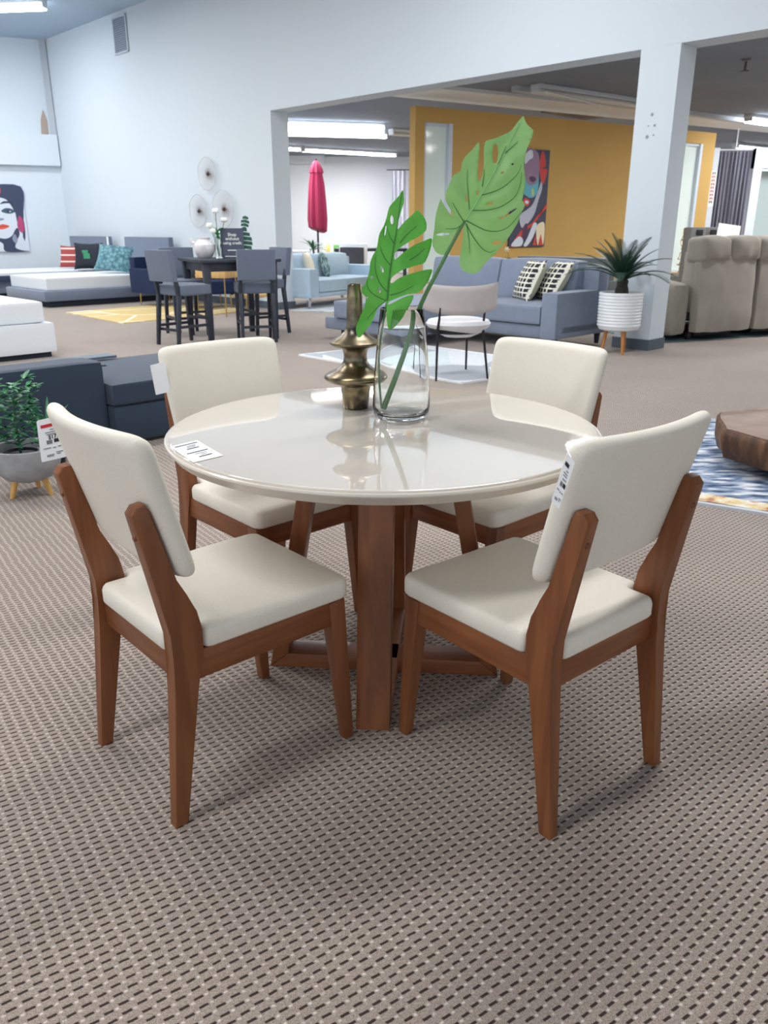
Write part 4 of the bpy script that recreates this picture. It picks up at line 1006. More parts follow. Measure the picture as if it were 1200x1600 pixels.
for ex_ in (.36, -.22):
    PP('painted_eye', paint('teal', (60, 88, 106)), [(ex_ - .14, .16), (ex_ - .05, .22), (ex_ + .07, .21), (ex_ + .13, .15), (ex_ + .04, .11), (ex_ - .06, .12)])
    PP('painted_pupil', NAVY, [(ex_ - .035, .16), (ex_, .20), (ex_ + .04, .16), (ex_, .125)], .0175)
    PP('eye_glint', PALE, [(ex_ + .02, .15), (ex_ + .035, .17), (ex_ + .05, .15), (ex_ + .035, .14)], .0195)
PP('painted_nose', GREYP, [(.04, -.01), (.10, .01), (.16, .02), (.22, .02), (.26, .0), (.20, -.03), (.12, -.025)])
PP('painted_lips', ORANGE, [(-.02, -.14), (.08, -.10), (.15, -.12), (.22, -.10), (.34, -.14), (.26, -.19), (.16, -.21), (.06, -.19)])
PP('lip_line', paint('dark_red', (120, 44, 56)), [(-.02, -.14), (.15, -.145), (.34, -.14), (.15, -.155)], .0175)
PP('painted_strand', NAVY, [(.50, .12), (.60, .2), (.645, -.1), (.62, -.4), (.56, -.5), (.585, -.28), (.53, -.2)], .0165)
PP('painted_curl', PALE, [(.50, -.42), (.56, -.34), (.60, -.46), (.56, -.56), (.48, -.56), (.44, -.50)], .0175)
PP('painted_curl', GREYP, [(.36, -.40), (.42, -.30), (.46, -.42), (.42, -.50)], .0175)
# painting on the yellow wall
a0 = 1.92; a1_ = 2.72; zb, ztp = .95, 2.50
t = thing('abstract_portrait_canvas', 'tall multicoloured abstract face canvas on the mustard wall behind the leaf', 'painting', YW((a0 + a1_) / 2, -.03, (zb + ztp) / 2), rotz=math.atan2(W_.y, W_.x))
hw = (a1_ - a0) / 2; hh = (ztp - zb) / 2; PLUM = paint('plum', (86, 60, 82)); SKY_ = paint('turquoise', (96, 176, 196)); LAV = paint('lavender', (150, 124, 150)); REDP = paint('coral_red', (206, 70, 66)); CRM = paint('cream_stroke', (236, 222, 186)); CHAR = paint('charcoal_blue', (66, 70, 90))
part('canvas', t, CHAR, lambda b: box(b, -hw, hw, -.015, .028, -hh, hh, .003), smooth=False)
def P3(nm, m, pts, d=.0155): return poly_on(t, nm, m, [(x * hw, y * hh) for x, y in pts], None, d)
P3('painted_head', LAV, [(-.85, .98), (.2, .98), (.45, .7), (.4, .3), (.25, .1), (-.1, .05), (-.6, .2), (-.9, .6)])
P3('painted_brow', PALE, [(-.2, .96), (.0, .97), (.05, .84), (-.15, .78), (-.35, .7), (-.4, .85)], .0175)
P3('painted_eye', PLUM, [(-.1, .42), (.1, .46), (.3, .40), (.1, .34)], .0175)
P3('painted_cheek', SKY_, [(-.45, .62), (-.3, .4), (-.05, .28), (.3, .32), (.42, .5), (.42, .15), (.1, .02), (-.3, .1), (-.5, .3)], .0175)
P3('painted_tear', paint('lime', (190, 206, 120)), [(.08, .18), (.16, .22), (.22, .12), (.14, .05)], .0195)
P3('painted_mouth', REDP, [(-.38, -.05), (-.2, .02), (.02, -.04), (-.05, -.14), (-.25, -.14)], .0195)
P3('painted_mouth_gap', PALE, [(-.28, -.06), (-.15, -.03), (-.04, -.07), (-.15, -.11)], .021)
P3('painted_shoulder', paint('silver', (186, 188, 204)), [(.62, .38), (.66, .2), (.5, -.02), (.32, -.3), (.0, -.5), (-.35, -.6), (-.5, -.35), (-.1, -.22), (.2, -.1), (.45, .18)], .0175)
P3('painted_ribbon', REDP, [(.95, -.1), (.95, -.2), (.5, -.34), (.2, -.5), (-.3, -.62), (-.9, -.96), (-.7, -.98), (-.3, -.75), (.1, -.6), (.5, -.42)], .0195)
P3('painted_ribbon', REDP, [(.6, .98), (.8, .7), (.55, .62), (.9, .6), (.7, .3), (.5, .5), (.45, .8)], .0175)
P3('painted_drape', PALE, [(-.9, -.97), (-.5, -.78), (-.25, -.85), (-.35, -.98)], .0215)
P3('painted_drape', PALE, [(.0, -.8), (.3, -.5), (.5, -.55), (.3, -.8), (.0, -.98), (-.2, -.97)], .0215)
P3('painted_patch', PLUM, [(-.3, -.62), (-.1, -.5), (.0, -.7), (-.2, -.85), (-.3, -.8)], .0235)
P3('painted_flame', CRM, [(.5, -.55), (.92, -.5), (.92, -.95), (.7, -.9), (.6, -.97), (.5, -.8)], .0215)
P3('painted_flame', REDP, [(.30, -.97), (.42, -.75), (.52, -.97)], .0235); P3('painted_flame', REDP, [(.62, -.97), (.74, -.72), (.9, -.97)], .0235)

# ------------------------------------------------------------------ light blue sofa group in the back
LBLUE = fabric('pale_blue_sofa_fabric', (172, 196, 214), weave=400); CHROME = mat('chrome_leg', (200, 204, 210), .2, 1)
f0 = at(487, 483); azs = 34
sx = Vector((sin(R(azs)), cos(R(azs)), 0)); sy = Vector((sx.y, -sx.x, 0))   # sx along the front towards the right, sy towards the camera side
# build with local x along -sx ... faces sy
org = f0 - sx * .08 - sy * .90
t = sofa('pale_blue_sofa', 'pale blue sofa beyond the white wall end, with two cushions', 'sofa', org + sx * 2.1, azs + 90, LBLUE, 2.1, .95, .24, .62, .44, .82, 2, CHROME, .16, .24, backt=.2)
cushion('cream square pillow on the pale blue sofa', org + sx * .70 + sy * .36 + Vector((0, 0, .44)), azs + 90 - 30, 15, fabric('cream_pillow', (230, 226, 208)), None, .46, .46, .16)
cushion('pillow with dark blue brushstroke pattern on the pale blue sofa', org + sx * 1.08 + sy * .40 + Vector((0, 0, .44)), azs + 90 - 45, 15, rug_distress('teal_stroke_pillow', [(40, 78, 96), (150, 180, 180), (226, 230, 214)], 14, (1, 3, 1)), None, .46, .46, .16)
cushion('pale aqua pillow at the left end of the pale blue sofa', org + sx * .32 + sy * .22 + Vector((0, 0, .44)), azs + 90 - 20, 12, fabric('aqua_pillow', (176, 200, 204)), None, .42, .42, .14)
rr = at(455, 494); rug('light grey streaked rug under the pale blue sofa', [at(452, 486), at(452, 486) + Vector((1.5, -.5, 0)), at(452, 486) + Vector((1.9, .8, 0)), at(452, 486) + Vector((.5, 1.5, 0))], rug_distress('grey_streak_rug', [(150, 158, 168), (196, 202, 208), (222, 224, 226)], 5, (1, 4, 1)), .01)
# parasol
UMB = fabric('crimson_parasol_fabric', (142, 26, 66), weave=200, var=.05)
up = atY(495, 300, 19.5); t = thing('closed_parasol', 'closed crimson patio umbrella standing by the far white wall', 'umbrella', (up.x, 19.5, 0))
def um(b):
    n = 36; rows = []
    for z, r_ in ((1.20, .14), (1.23, .19), (1.45, .205), (1.8, .19), (2.2, .16), (2.42, .125), (2.44, .15), (2.52, .13), (2.66, .06), (2.70, .01)):
        rows.append([b.verts.new((r_ * (1 + .13 * sin(8 * 2 * PI * i / n)) * cos(2 * PI * i / n), r_ * (1 + .13 * sin(8 * 2 * PI * i / n)) * sin(2 * PI * i / n), z + (.05 * cos(2 * PI * i / n + 2.5) if z < 1.3 else 0))) for i in range(n)])
    for a, c in zip(rows, rows[1:]):
        for i in range(n): b.faces.new([a[i], a[(i + 1) % n], c[(i + 1) % n], c[i]])
    b.faces.new(rows[0][::-1]); b.faces.new(rows[-1])
part('canopy', t, UMB, um); part('pole', t, BLACKM, lambda b: tube(b, [(0, 0, .05), (0, 0, 2.72)], .022, 10)); part('base_plate', t, BLACKM, lambda b: lathe(b, [(0, 0), (.25, 0), (.25, .04), (.05, .07), (0, .07)], 24))
# plant beside the parasol
GRN = mat('houseplant_green', (62, 112, 86), .5, c2=(44, 88, 66), scale=10)
def strap_leaf(b, p0, az, el, L, wd, droop, n=8, th=.0):
    p = Vector(p0); e = el; pts = []
    for k in range(n + 1):
        pts.append(p.copy()); e = el - droop * (k / n); p = p + Vector((cos(e) * cos(az), cos(e) * sin(az), sin(e))) * L / n
    side = Vector((-sin(az), cos(az), 0)); prev = None
    for k, q in enumerate(pts):
        w = wd * sin(PI * min(.999, (k / n) * .92 + .08)) ** .7; cur = [b.verts.new(q - side * w), b.verts.new(q - Vector((0, 0, w * .35))), b.verts.new(q + side * w)]
        if prev: b.faces.new([prev[0], prev[1], cur[1], cur[0]]); b.faces.new([prev[1], prev[2], cur[2], cur[1]])
        prev = cur
up2 = atY(489, 385, 18.2); t = thing('potted_dracaena', 'leafy green plant beside the crimson umbrella pole', 'potted plant', (up2.x, 18.2, 0)); rnd = random.Random(9)
part('stem', t, TR, lambda b: tube(b, [(0, 0, .4), (.02, 0, .7), (0, 0, .86)], .02, 8)); part('pot', t, POTW, lambda b: lathe(b, [(0, 0), (.14, 0), (.18, .40), (.165, .40), (.15, .36), (0, .36)], 24))
for k in range(16): part('leaf', t, GRN, lambda b: strap_leaf(b, (0, 0, .8), k * 2.4, R(rnd.uniform(20, 80)), rnd.uniform(.32, .5), .026, R(rnd.uniform(40, 90))))
# patio chair with striped cushion
t = thing('patio_armchair', 'white patio chair with a green, blue and yellow striped cushion', 'chair', (atY(531, 380, 20.5).x, 20.5, 0), az=170)
part('frame', t, PAPER, lambda b: box(b, -.42, .42, -.06, 0, .3, 1.0, .02)); part('seat', t, PAPER, lambda b: box(b, -.4, .4, 0, .6, .3, .40, .02))
for x in (-.38, .38):
    for y in (.0, .55): part('leg', t, PAPER, lambda b: box(b, x - .02, x + .02, y - .02, y + .02, 0, .3))
m = mat('striped_awning_fabric', (240, 240, 220), .85); g = NG(m); vec, o = g.xyz(); cr = g.n.new('ShaderNodeValToRGB'); cr.color_ramp.interpolation = 'CONSTANT'; e = cr.color_ramp.elements
e[0].color = srgb((244, 238, 200)); e[1].position = .12; e[1].color = srgb((238, 216, 130))
for pz, c_ in ((.24, (244, 244, 232)), (.34, (40, 84, 140)), (.46, (236, 240, 230)), (.56, (110, 176, 96)), (.78, (240, 240, 225)), (.88, (238, 216, 130))): x = e.new(pz); x.color = srgb(c_)
g.l.new(g.m('FRACT', g.m('MULTIPLY', g.m('ADD', o[0], .4), 1.35)), cr.inputs[0]); g.setc(cr.outputs[0])
part('striped_cushion', t, m, lambda b: pad(b, -.38, .38, .0, .14, .42, .88, 4, (0, .05, 0), n=8))
# dark patio chairs / white tables
t = thing('patio_lounge_chair', 'white framed patio chair with charcoal back cushion behind the pale blue sofa', 'chair', (atY(551, 385, 17.6).x, 17.6, 0), az=200)
part('frame', t, PAPER, lambda b: (box(b, -.32, .32, -.05, .0, .3, .96, .02), box(b, -.32, .32, 0, .6, .28, .36, .02)))
part('back_cushion', t, fabric('charcoal_cushion', (74, 74, 82)), lambda b: pad(b, -.26, .26, .0, .10, .40, .88, 5, n=6)); part('back_cushion', t, fabric('charcoal_cushion', (74, 74, 82)), lambda b: pad(b, -.27, .27, -.09, -.045, .62, .9, 5, n=6))
for x in (-.29, .29):
    for y in (0, .55): part('leg', t, PAPER, lambda b: box(b, x - .02, x + .02, y - .02, y + .02, 0, .3))
t = thing('patio_table', 'dark slatted patio table in front of the far white wall', 'table', (atY(580, 388, 18.6).x, 18.6, 0), az=180)
part('top', t, BLACKW, lambda b: box(b, -.8, .8, -.4, .4, .78, .84, .01))
for x in (-.75, .75):
    for y in (-.35, .35): part('leg', t, BLACKW, lambda b: box(b, x - .03, x + .03, y - .03, y + .03, 0, .78))
t = thing('white_side_table', 'small white table left of the crimson umbrella', 'table', (atY(460, 385, 17.0).x, 17.0, 0), az=180)
part('top', t, PAPER, lambda b: box(b, -.3, .3, -.2, .2, .78, .83, .01))
for x in (-.27, .27): part('leg', t, PAPER, lambda b: box(b, x - .02, x + .02, -.18, .18, 0, .78))

# ------------------------------------------------------------------ counter height dining set
F_ = at(327, 537); tx = (at(433, 530) - F_); azx = math.degrees(math.atan2(tx.x, tx.y)); tw = tx.length + .04
ty = Vector((-tx.y, tx.x, 0)).normalized(); txn = tx.normalized(); D_ = .92
HT = .92
t = thing('counter_table', 'square black counter height table with grey stools around it', 'table', F_ + txn * tw / 2 + ty * D_ / 2, rotz=math.atan2(txn.y, txn.x))
part('tabletop', t, BLACKW, lambda b: box(b, -tw / 2 - .04, tw / 2 + .04, -D_ / 2 - .04, D_ / 2 + .04, HT - .035, HT, .006))
part('apron', t, BLACKW, lambda b: box(b, -tw / 2 + .02, tw / 2 - .02, -D_ / 2 + .02, D_ / 2 - .02, HT - .13, HT - .035, .004))
for x in (-tw / 2 + .04, tw / 2 - .04):
    for y in (-D_ / 2 + .04, D_ / 2 - .04): part('leg', t, BLACKW, lambda b: beam4(b, (x, y, 0), (x, y, HT - .035), .030, .030, .042, .042, .004))
tbl = t
def make_stool(label, loc, az):
    t = thing('counter_stool', label, 'stool', loc, az=az, group='grey stools round the black counter table')
    for s in (-1, 1):
        part('rear_leg', t, BLACKW, lambda b: (beam4(b, (s * .19, -.04, 0), (s * .185, .02, .56), .017, .017, .022, .024, .002), beam4(b, (s * .185, .02, .55), (s * .18, -.02, .78), .022, .024, .018, .016, .002)))
        part('front_leg', t, BLACKW, lambda b: beam4(b, (s * .19, .42, 0), (s * .19, .40, .56), .016, .016, .022, .022, .002))
        part('side_stretcher', t, BLACKW, lambda b: box(b, s * .19 - .01, s * .19 + .01, .0, .41, .20, .23))
    part('front_stretcher', t, BLACKW, lambda b: box(b, -.18, .18, .39, .41, .27, .30)); part('rear_stretcher', t, BLACKW, lambda b: box(b, -.18, .18, .0, .02, .16, .19))
    part('seat', t, STOOLF, lambda b: pad(b, -.22, .22, .02, .45, .55, .665, 5, (0, 0, .015), n=8))
    part('backrest', t, STOOLF, lambda b: pad(b, -.215, .215, -.07, .0, .70, 1.03, 8, n=10, fn=lambda P: Vector((P.x, P.y - (P.z - .7) * .12 + .08 * P.x * P.x * 4 * .3, P.z))))
    return t
sA_ = (at(249, 540) + at(274, 545)) / 2
st0 = make_stool('grey counter stool at the left side of the black table, nearest its front left leg', sA_ + Vector((.02, .12, 0)), 40)
def stool2(label, p, az): return dup(st0, p, -R(az), label)
cen = F_ + txn * tw / 2 + ty * D_ / 2
stool2('grey counter stool at the near right side of the black table, back to the camera', (at(381, 541) + at(427, 531)) / 2 + Vector((0, .05, 0)), -34 + 18)
stool2('grey counter stool on the far left side of the black table, behind the ceramic jug', cen + ty * .72 - txn * .42, 150)
stool2('grey counter stool at the far right of the black table, by the white wall end', cen + txn * .69 + ty * .24, azx + 170)
# things on the counter table
def ontab(x, y): return at(x, y, HT)
q = ontab(318, 402.5); q = cen - txn * .22 - ty * .10; q.z = HT
def place_on(xpx, d):   # point on the table top on the view line of column xpx, d metres behind the table centre line
    r = ray(xpx, 380); k = (cen.y + d) / r.y; return Vector((r.x * k, cen.y + d, HT))
q = place_on(319, .0); t = thing('ceramic_jug', 'rounded white mottled ceramic jug on the black counter table', 'vase', q)
part('jug_body', t, mat('mottled_white_ceramic', (236, 236, 238), .6, c2=(216, 212, 216), scale=14), lambda b: lathe(b, [(0, 0), (.07, 0), (.10, .03), (.125, .10), (.12, .15), (.085, .19), (.065, .205), (.075, .23), (.065, .232), (.055, .205), (0, .19)], 32))
part('spout', t, MATS['mottled_white_ceramic'], lambda b: lathe(b, [(0, .18), (.03, .18), (.02, .25), (.012, .25), (.018, .18)], 14, Matrix.Translation((-.09, 0, -.02)) @ Matrix.Rotation(R(-25), 4, 'Y') @ Matrix.Translation((.04, 0, 0))))
q = place_on(341, -.02); t = thing('flower_vase', 'glass vase of white flowers between the ceramic jug and the dark sign', 'vase', q)
part('glass', t, GLASS, lambda b: lathe(b, [(0, 0), (.045, 0), (.05, .01), (.042, .12), (.045, .22), (.041, .22), (.038, .12), (.045, .014), (0, .012)], 24))
rnd = random.Random(4); WF = mat('white_petal', (244, 246, 240), .6); GR3 = mat('fresh_green_leaf', (86, 164, 104), .5)
for dx, dz in ((-.01, .52), (.085, .42), (-.09, .36), (-.05, .30)):
    part('flower_stem', t, GRN, lambda b: tube(b, [(0, 0, .02), (dx * .4, .01, .2), (dx, 0, dz)], .004, 6))
    fl = part('blossom', t, WF, lambda b: pad(b, dx - .035, dx + .035, -.035, .035, dz - .02, dz + .03, 2.5, n=4, fn=lambda P: P + Vector((.008, .006, .006)) * noise.noise(P * 60)))
for k in range(12): part('leaf', t, GR3, lambda b: strap_leaf(b, (rnd.uniform(-.01, .01), 0, rnd.uniform(.20, .34)), k * 2.4, R(rnd.uniform(0, 60)), rnd.uniform(.06, .11), .022, R(50), 4))
q = place_on(363, .02); t = thing('table_sign', 'dark slate sign with white lettering standing on the black counter table', 'sign', q, rotz=R(8))
SG = mat('slate_sign_board', (70, 78, 98), .5); sw, sh = .135, .335
part('board', t, SG, lambda b: box(b, -sw, sw, -.006, .006, 0, sh, .003, M=Matrix.Rotation(R(-6), 4, 'X')), smooth=False)
Ms = Matrix.Rotation(R(-6), 4, 'X')
for s, z in (('Shop', .262), ('without', .216), ('using credit', .168)): text_obj('lettering', s, .050 if s != 'using credit' else .046, Ms @ basis((0, -.0075, z), (1, 0, 0), (0, 0, 1)), WF, t, bold=.012)
part('white_line', t, WF, lambda b: box(b, -.06, .07, -.0085, -.0065, .082, .092, M=Ms), smooth=False); part('white_line', t, WF, lambda b: box(b, -.09, .09, -.0085, -.0065, .015, .022, M=Ms), smooth=False)
q = place_on(381, .12); t = thing('faux_monstera', 'dark green artificial monstera leaf behind the slate sign', 'plant', q)
DKG = mat('dark_monstera_green', (40, 92, 76), .5)
part('pot', t, POTW, lambda b: lathe(b, [(0, 0), (.04, 0), (.05, .09), (.042, .09), (.035, .08), (0, .08)], 20))
part('stem', t, GRN, lambda b: tube(b, [(0, 0, .05), (-.04, 0, .2), (-.02, 0, .30)], .005, 6))
def lobes(b, cx, cz, L, W, tilt, n=6):
    for s in (-1, 1):
        for k in range(n):
            f = k / n; z0 = cz + L * (f - .5); a = R(35); ww = W * sin(PI * (f * .8 + .16)); hz = L / n * .78
            pts = [(0, z0), (s * ww, z0 + ww * .5 * 0 + hz * .1 - ww * .25), (s * ww * .98, z0 + hz * .85 - ww * .1), (0, z0 + hz * 1.15)]
            M = Matrix.Translation((cx, 0, 0)) @ Matrix.Rotation(R(tilt), 4, 'Y')
            v = [b.verts.new(M @ Vector((x, .012 * abs(x) / W, z))) for x, z in pts]; v2 = [b.verts.new(M @ Vector((x, .012 * abs(x) / W + .0015, z))) for x, z in pts]
            b.faces.new(v); b.faces.new(v2[::-1])
            for i in range(4): b.faces.new([v[i], v2[i], v2[(i + 1) % 4], v[(i + 1) % 4]])
part('leaf', t, DKG, lambda b: lobes(b, .03, .20, .30, .09, -6), smooth=False); part('leaf', t, DKG, lambda b: lobes(b, -.03, .40, .16, .05, 8, 4), smooth=False)

# ------------------------------------------------------------------ wall discs
DISC = mat('smoky_rippled_glass_disc', (222, 220, 222), .15, alpha=.42); 
g = NG(DISC); vec, o = g.xyz(); rad = g.m('SQRT', g.m('ADD', g.m('MULTIPLY', o[0], o[0]), g.m('MULTIPLY', o[2], o[2])))
g.l.new(g.m('ADD', g.m('MULTIPLY', g.step(rad, .13, .02), .45), .28), DISC.node_tree.nodes['Principled BSDF'].inputs['Alpha'])
g.setc(g.mix(g.step(rad, .16, .02), srgb((214, 212, 212)), srgb((120, 100, 94))))
for lab, px, py, r_ in (('topmost of the three round rippled glass wall discs', 330, 272, .26), ('round rippled glass wall disc at the lower left of three', 316, 330, .27), ('largest rippled glass wall disc, lower right above the dark sign', 355, 327, .30)):
    c = pl(px, py, P0, V) - V * .06; t = thing('wall_disc', lab, 'wall decor', c, az=AZV, group='glass discs on the white wall')
    def ds(b):
        n = 40; rows = []
        for k in range(9):
            f = k / 8; rr_ = r_ * f
            if k == 0: rows.append([b.verts.new((0, 0, 0))]); continue
            rows.append([b.verts.new((rr_ * cos(a), -.030 * f * f - .006 * f * sin(5 * a + 1), rr_ * sin(a))) for a in [2 * PI * i / n for i in range(n)]])
        for i in range(n): b.faces.new([rows[0][0], rows[1][i], rows[1][(i + 1) % n]])
        for a, c_ in zip(rows[1:], rows[2:]):
            for i in range(n): b.faces.new([a[i], c_[i], c_[(i + 1) % n], a[(i + 1) % n]])
    part('glass_dish', t, DISC, ds)
    part('rim', t, mat('clear_disc_rim', (198, 198, 202), .2, alpha=.6), lambda b: tube(b, [(r_ * cos(a), -.030 - .006 * sin(5 * a + 1), r_ * sin(a)) for a in [2 * PI * i / 40 for i in range(41)]], .004, 6))
    part('knob', t, mat('dark_bronze_knob', (90, 76, 70), .3, .9), lambda b: lathe(b, [(0, -.02), (.02, -.02), (.032, .0), (.028, .02), (.012, .035), (0, .036)], 16, Matrix.Rotation(R(90), 4, 'X')))
    part('wall_peg', t, BLACKM, lambda b: tube(b, [(0, .0, 0), (0, .058, 0)], .008, 8))

# ------------------------------------------------------------------ lounge corner behind the counter set
NAVYV = fabric('navy_velvet', (18, 36, 74), .7, 300, sheen=.08)
def armchair(label, p, az):
    t = thing('velvet_armchair', label, 'armchair', p, az=az, group='navy armchairs behind the counter table')
    part('seat', t, NAVYV, lambda b: pad(b, -.32, .32, .0, .62, .22, .44, 6, n=8)); part('back', t, NAVYV, lambda b: pad(b, -.36, .36, -.14, .02, .2, .78, 6, n=8))
    for s in (-1, 1): part('arm', t, NAVYV, lambda b: pad(b, s * .36 - .05, s * .36 + .05, -.1, .6, .2, .60, 6, n=8))
    for x in (-.3, .3):
        for y in (.0, .52): part('leg', t, GOLD, lambda b: tube(b, [(x, y, 0), (x * .95, y, .22)], [.008, .014], 8))
    return t
armchair('navy velvet armchair with gold legs beside the grey bed', at(226, 478) + Vector((.10, .35, 0)), 130)
armchair('navy velvet armchair half hidden behind the black counter table', at(318, 484) + Vector((-.1, .55, 0)), 150)
t = thing('occasional_table', 'light wood topped table with gold legs behind the counter table', 'table', at(336, 494) + Vector((.05, .0, 0)), az=20)
part('top', t, PALEWOOD, lambda b: box(b, -.28, .28, -.2, .2, .55, .66, .01))
for x in (-.24, .24):
    for y in (-.16, .16): part('leg', t, GOLD, lambda b: tube(b, [(x, y, 0), (x, y, .55)], .010, 8))
t = thing('nesting_table', 'small light wood table with gold legs near the white wall end', 'table', at(395, 490), az=20)
part('top', t, PALEWOOD, lambda b: box(b, -.22, .22, -.2, .2, .25, .30, .01))
for x in (-.19, .19):
    for y in (-.16, .16): part('leg', t, GOLD, lambda b: tube(b, [(x, y, 0), (x, y, .25)], .010, 8))
YR = mat('mustard_abstract_rug', (214, 190, 132), .95); g = NG(YR); vec, o = g.xyz(); wv = g.n.new('ShaderNodeTexVoronoi'); wv.feature = 'DISTANCE_TO_EDGE'; wv.inputs['Scale'].default_value = .9; g.l.new(vec, wv.inputs['Vector'])
g.setc(g.mix(g.step(wv.outputs['Distance'], .03, .015), g.mix(g.noise(vec, 6, 3), srgb((206, 178, 116)), srgb((222, 200, 144))), srgb((238, 230, 208))))
a_, b_ = at(103, 489), at(192, 506); rug('mustard yellow rug with thin white curved lines on the carpet', [a_, b_, b_ + Vector((1.55, 1.9, 0)), a_ + Vector((1.55, 1.9, 0))], YR, .01)

# ------------------------------------------------------------------ beds
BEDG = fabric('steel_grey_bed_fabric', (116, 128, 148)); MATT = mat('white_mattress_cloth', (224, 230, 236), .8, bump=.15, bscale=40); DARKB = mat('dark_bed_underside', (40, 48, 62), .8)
def bed(label, s0, s1, t0, t1, hb, fh=.27, mh=.48, under=.10, hbz=1.10, matin=.06):
    W = s1 - s0; L = t1 - t0; t = thing('platform_bed', label, 'bed', ST(s0, t1), az=AZV + 180)   # local x -> +s, local y -> -t
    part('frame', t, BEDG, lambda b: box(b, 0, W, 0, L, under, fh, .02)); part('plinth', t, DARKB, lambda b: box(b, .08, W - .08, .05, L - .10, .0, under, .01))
    mt = part('mattress', t, MATT, lambda b: pad(b, matin, W - matin, .05, L - .08, fh, mh, 9, (0, 0, .01), n=10))
    if hb: part('headboard', t, BEDG, lambda b: pad(b, .0, W, -.10, .0, .1, hbz, 10, n=8))
    return t
bed('grey upholstered bed with white mattress, its foot towards the mustard rug', 9.39, 11.05, -2.63, -.25, True)
bed('grey bed with dark mattress base farther left, holding striped and black pillows', 11.75, 13.5, -2.55, -.25, True, .3, .47)
t = thing('box_spring', 'dark navy edged mattress layer visible under the farther white bed top', 'mattress', ST(11.72, -2.2), az=AZV + 180)
bm = B(); box(bm, -.02, .02, -1.95, .55, .30, .42, .005); obj('navy_edge_band', bm, mat('navy_band', (44, 56, 84), .7), t)
bed('grey bed corner with white mattress at the far left edge, before the painting', 11.2, 12.9, -4.9, -2.75, False)
STR = mat('rust_striped_fabric', (164, 74, 68), .85); g = NG(STR); vec, o = g.xyz(); g.setc(g.mix(g.step(g.m('ABSOLUTE', g.m('SUBTRACT', g.m('FRACT', g.m('MULTIPLY', o[2], 8)), .5)), .36, .40), srgb((160, 70, 66)), srgb((226, 206, 200))))
cushion('rust red pillow with pale stripes on the farther grey bed', ST(12.45, -.75, .49), 190, 16, STR, None, .46, .46, .14, 0)
t = cushion('black square pillow with green emblem on the farther grey bed', ST(11.62, -.75, .49), 190, 12, mat('black_pillow_cloth', (32, 38, 50), .8), None, .62, .52, .14)
part('green_emblem', t, mat('emblem_green', (62, 150, 110), .6), lambda b: (box(b, -.08, .06, .078, .086, .20, .30, .004), box(b, -.05, .08, .078, .088, .30, .36, .004)), smooth=False)
bm = B(); box(bm, -.035, .035, -.003, .003, 0, .17); o = obj('headboard_tag', bm, PAPER, None, pl(169, 384, ST(0, -.38), V), smooth=False); o.rotation_euler = (0, 0, -R(AZV)); tag(o, 'small white tag on the farther grey headboard', 'price tag')
TEALP = mat('teal_knit_fabric', (96, 142, 156), .9); g = NG(TEALP); vec, o = g.xyz(); w_ = g.n.new('ShaderNodeTexVoronoi'); w_.inputs['Scale'].default_value = 16; g.l.new(vec, w_.inputs['Vector']); g.setc(g.mix(g.step(w_.outputs['Distance'], .1, .9), srgb((120, 164, 174)), srgb((66, 108, 122)))); g.bump(w_.outputs['Distance'], .8, .02)
cushion('large teal chunky knit pillow leaning on the nearer grey bed', ST(9.95, -1.05, .48), 178, 38, TEALP, None, .66, .56, .20, -6)
cushion('crumpled white pillow below the nearer grey headboard', ST(9.75, -.75, .48), 200, 60, MATT, None, .5, .36, .16)
# near white bed at left edge
wc = at(92, 557); t = thing('white_bed', 'white two-tier mattress and box spring at the left edge', 'bed', wc, az=AZU)   # local y along +u, local x along +v
dirx = -1
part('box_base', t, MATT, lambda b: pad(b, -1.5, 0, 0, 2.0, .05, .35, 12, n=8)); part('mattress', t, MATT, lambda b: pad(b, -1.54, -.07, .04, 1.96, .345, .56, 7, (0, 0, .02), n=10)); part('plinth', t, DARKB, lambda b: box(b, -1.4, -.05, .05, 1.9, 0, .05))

# ------------------------------------------------------------------ dark sofa at left
DSOFA = fabric('midnight_blue_sofa_fabric', (52, 66, 84), weave=400, var=.06)
dsb = at(220, 693); t = thing('dark_sofa', 'midnight blue sofa end with broad arm and chaise, behind the left dining chairs', 'sofa', dsb, az=AZU)  # local x = +v, y = +u
part('arm', t, DSOFA, lambda b: pad(b, -1.50, -.15, .06, .32, .03, .52, 7, n=10))
part('chaise_base', t, DSOFA, lambda b: box(b, -.15, .78, 0, .95, .02, .25, .02))
part('chaise_cushion', t, DSOFA, lambda b: pad(b, -.15, .80, -.01, .97, .25, .385, 6, (0, 0, .015), n=12))
part('seat_base', t, DSOFA, lambda b: box(b, -1.5, -.15, .30, .95, .02, .26, .02)); part('seat_cushion', t, DSOFA, lambda b: pad(b, -1.3, -.15, .30, .97, .26, .39, 6, n=8))
part('back', t, DSOFA, lambda b: pad(b, -1.9, -.75, .55, 1.0, .03, .56, 7, n=10))
part('button', t, DSOFA, lambda b: lathe(b, [(0, .0), (.02, 0), (.018, .008), (0, .01)], 12, Matrix.Translation((.1, .6, .397))))
o = thing('folded_throw', 'folded grey blue cloth at the far end of the dark chaise', 'throw', dsb + U * .86 + V * .10 + Vector((0, 0, .27)), az=AZU); part('cloth', o, fabric('grey_blue_cloth', (104, 118, 134)), lambda b: pad(b, -.25, .22, -.02, .12, .13, .15, 5, n=6))

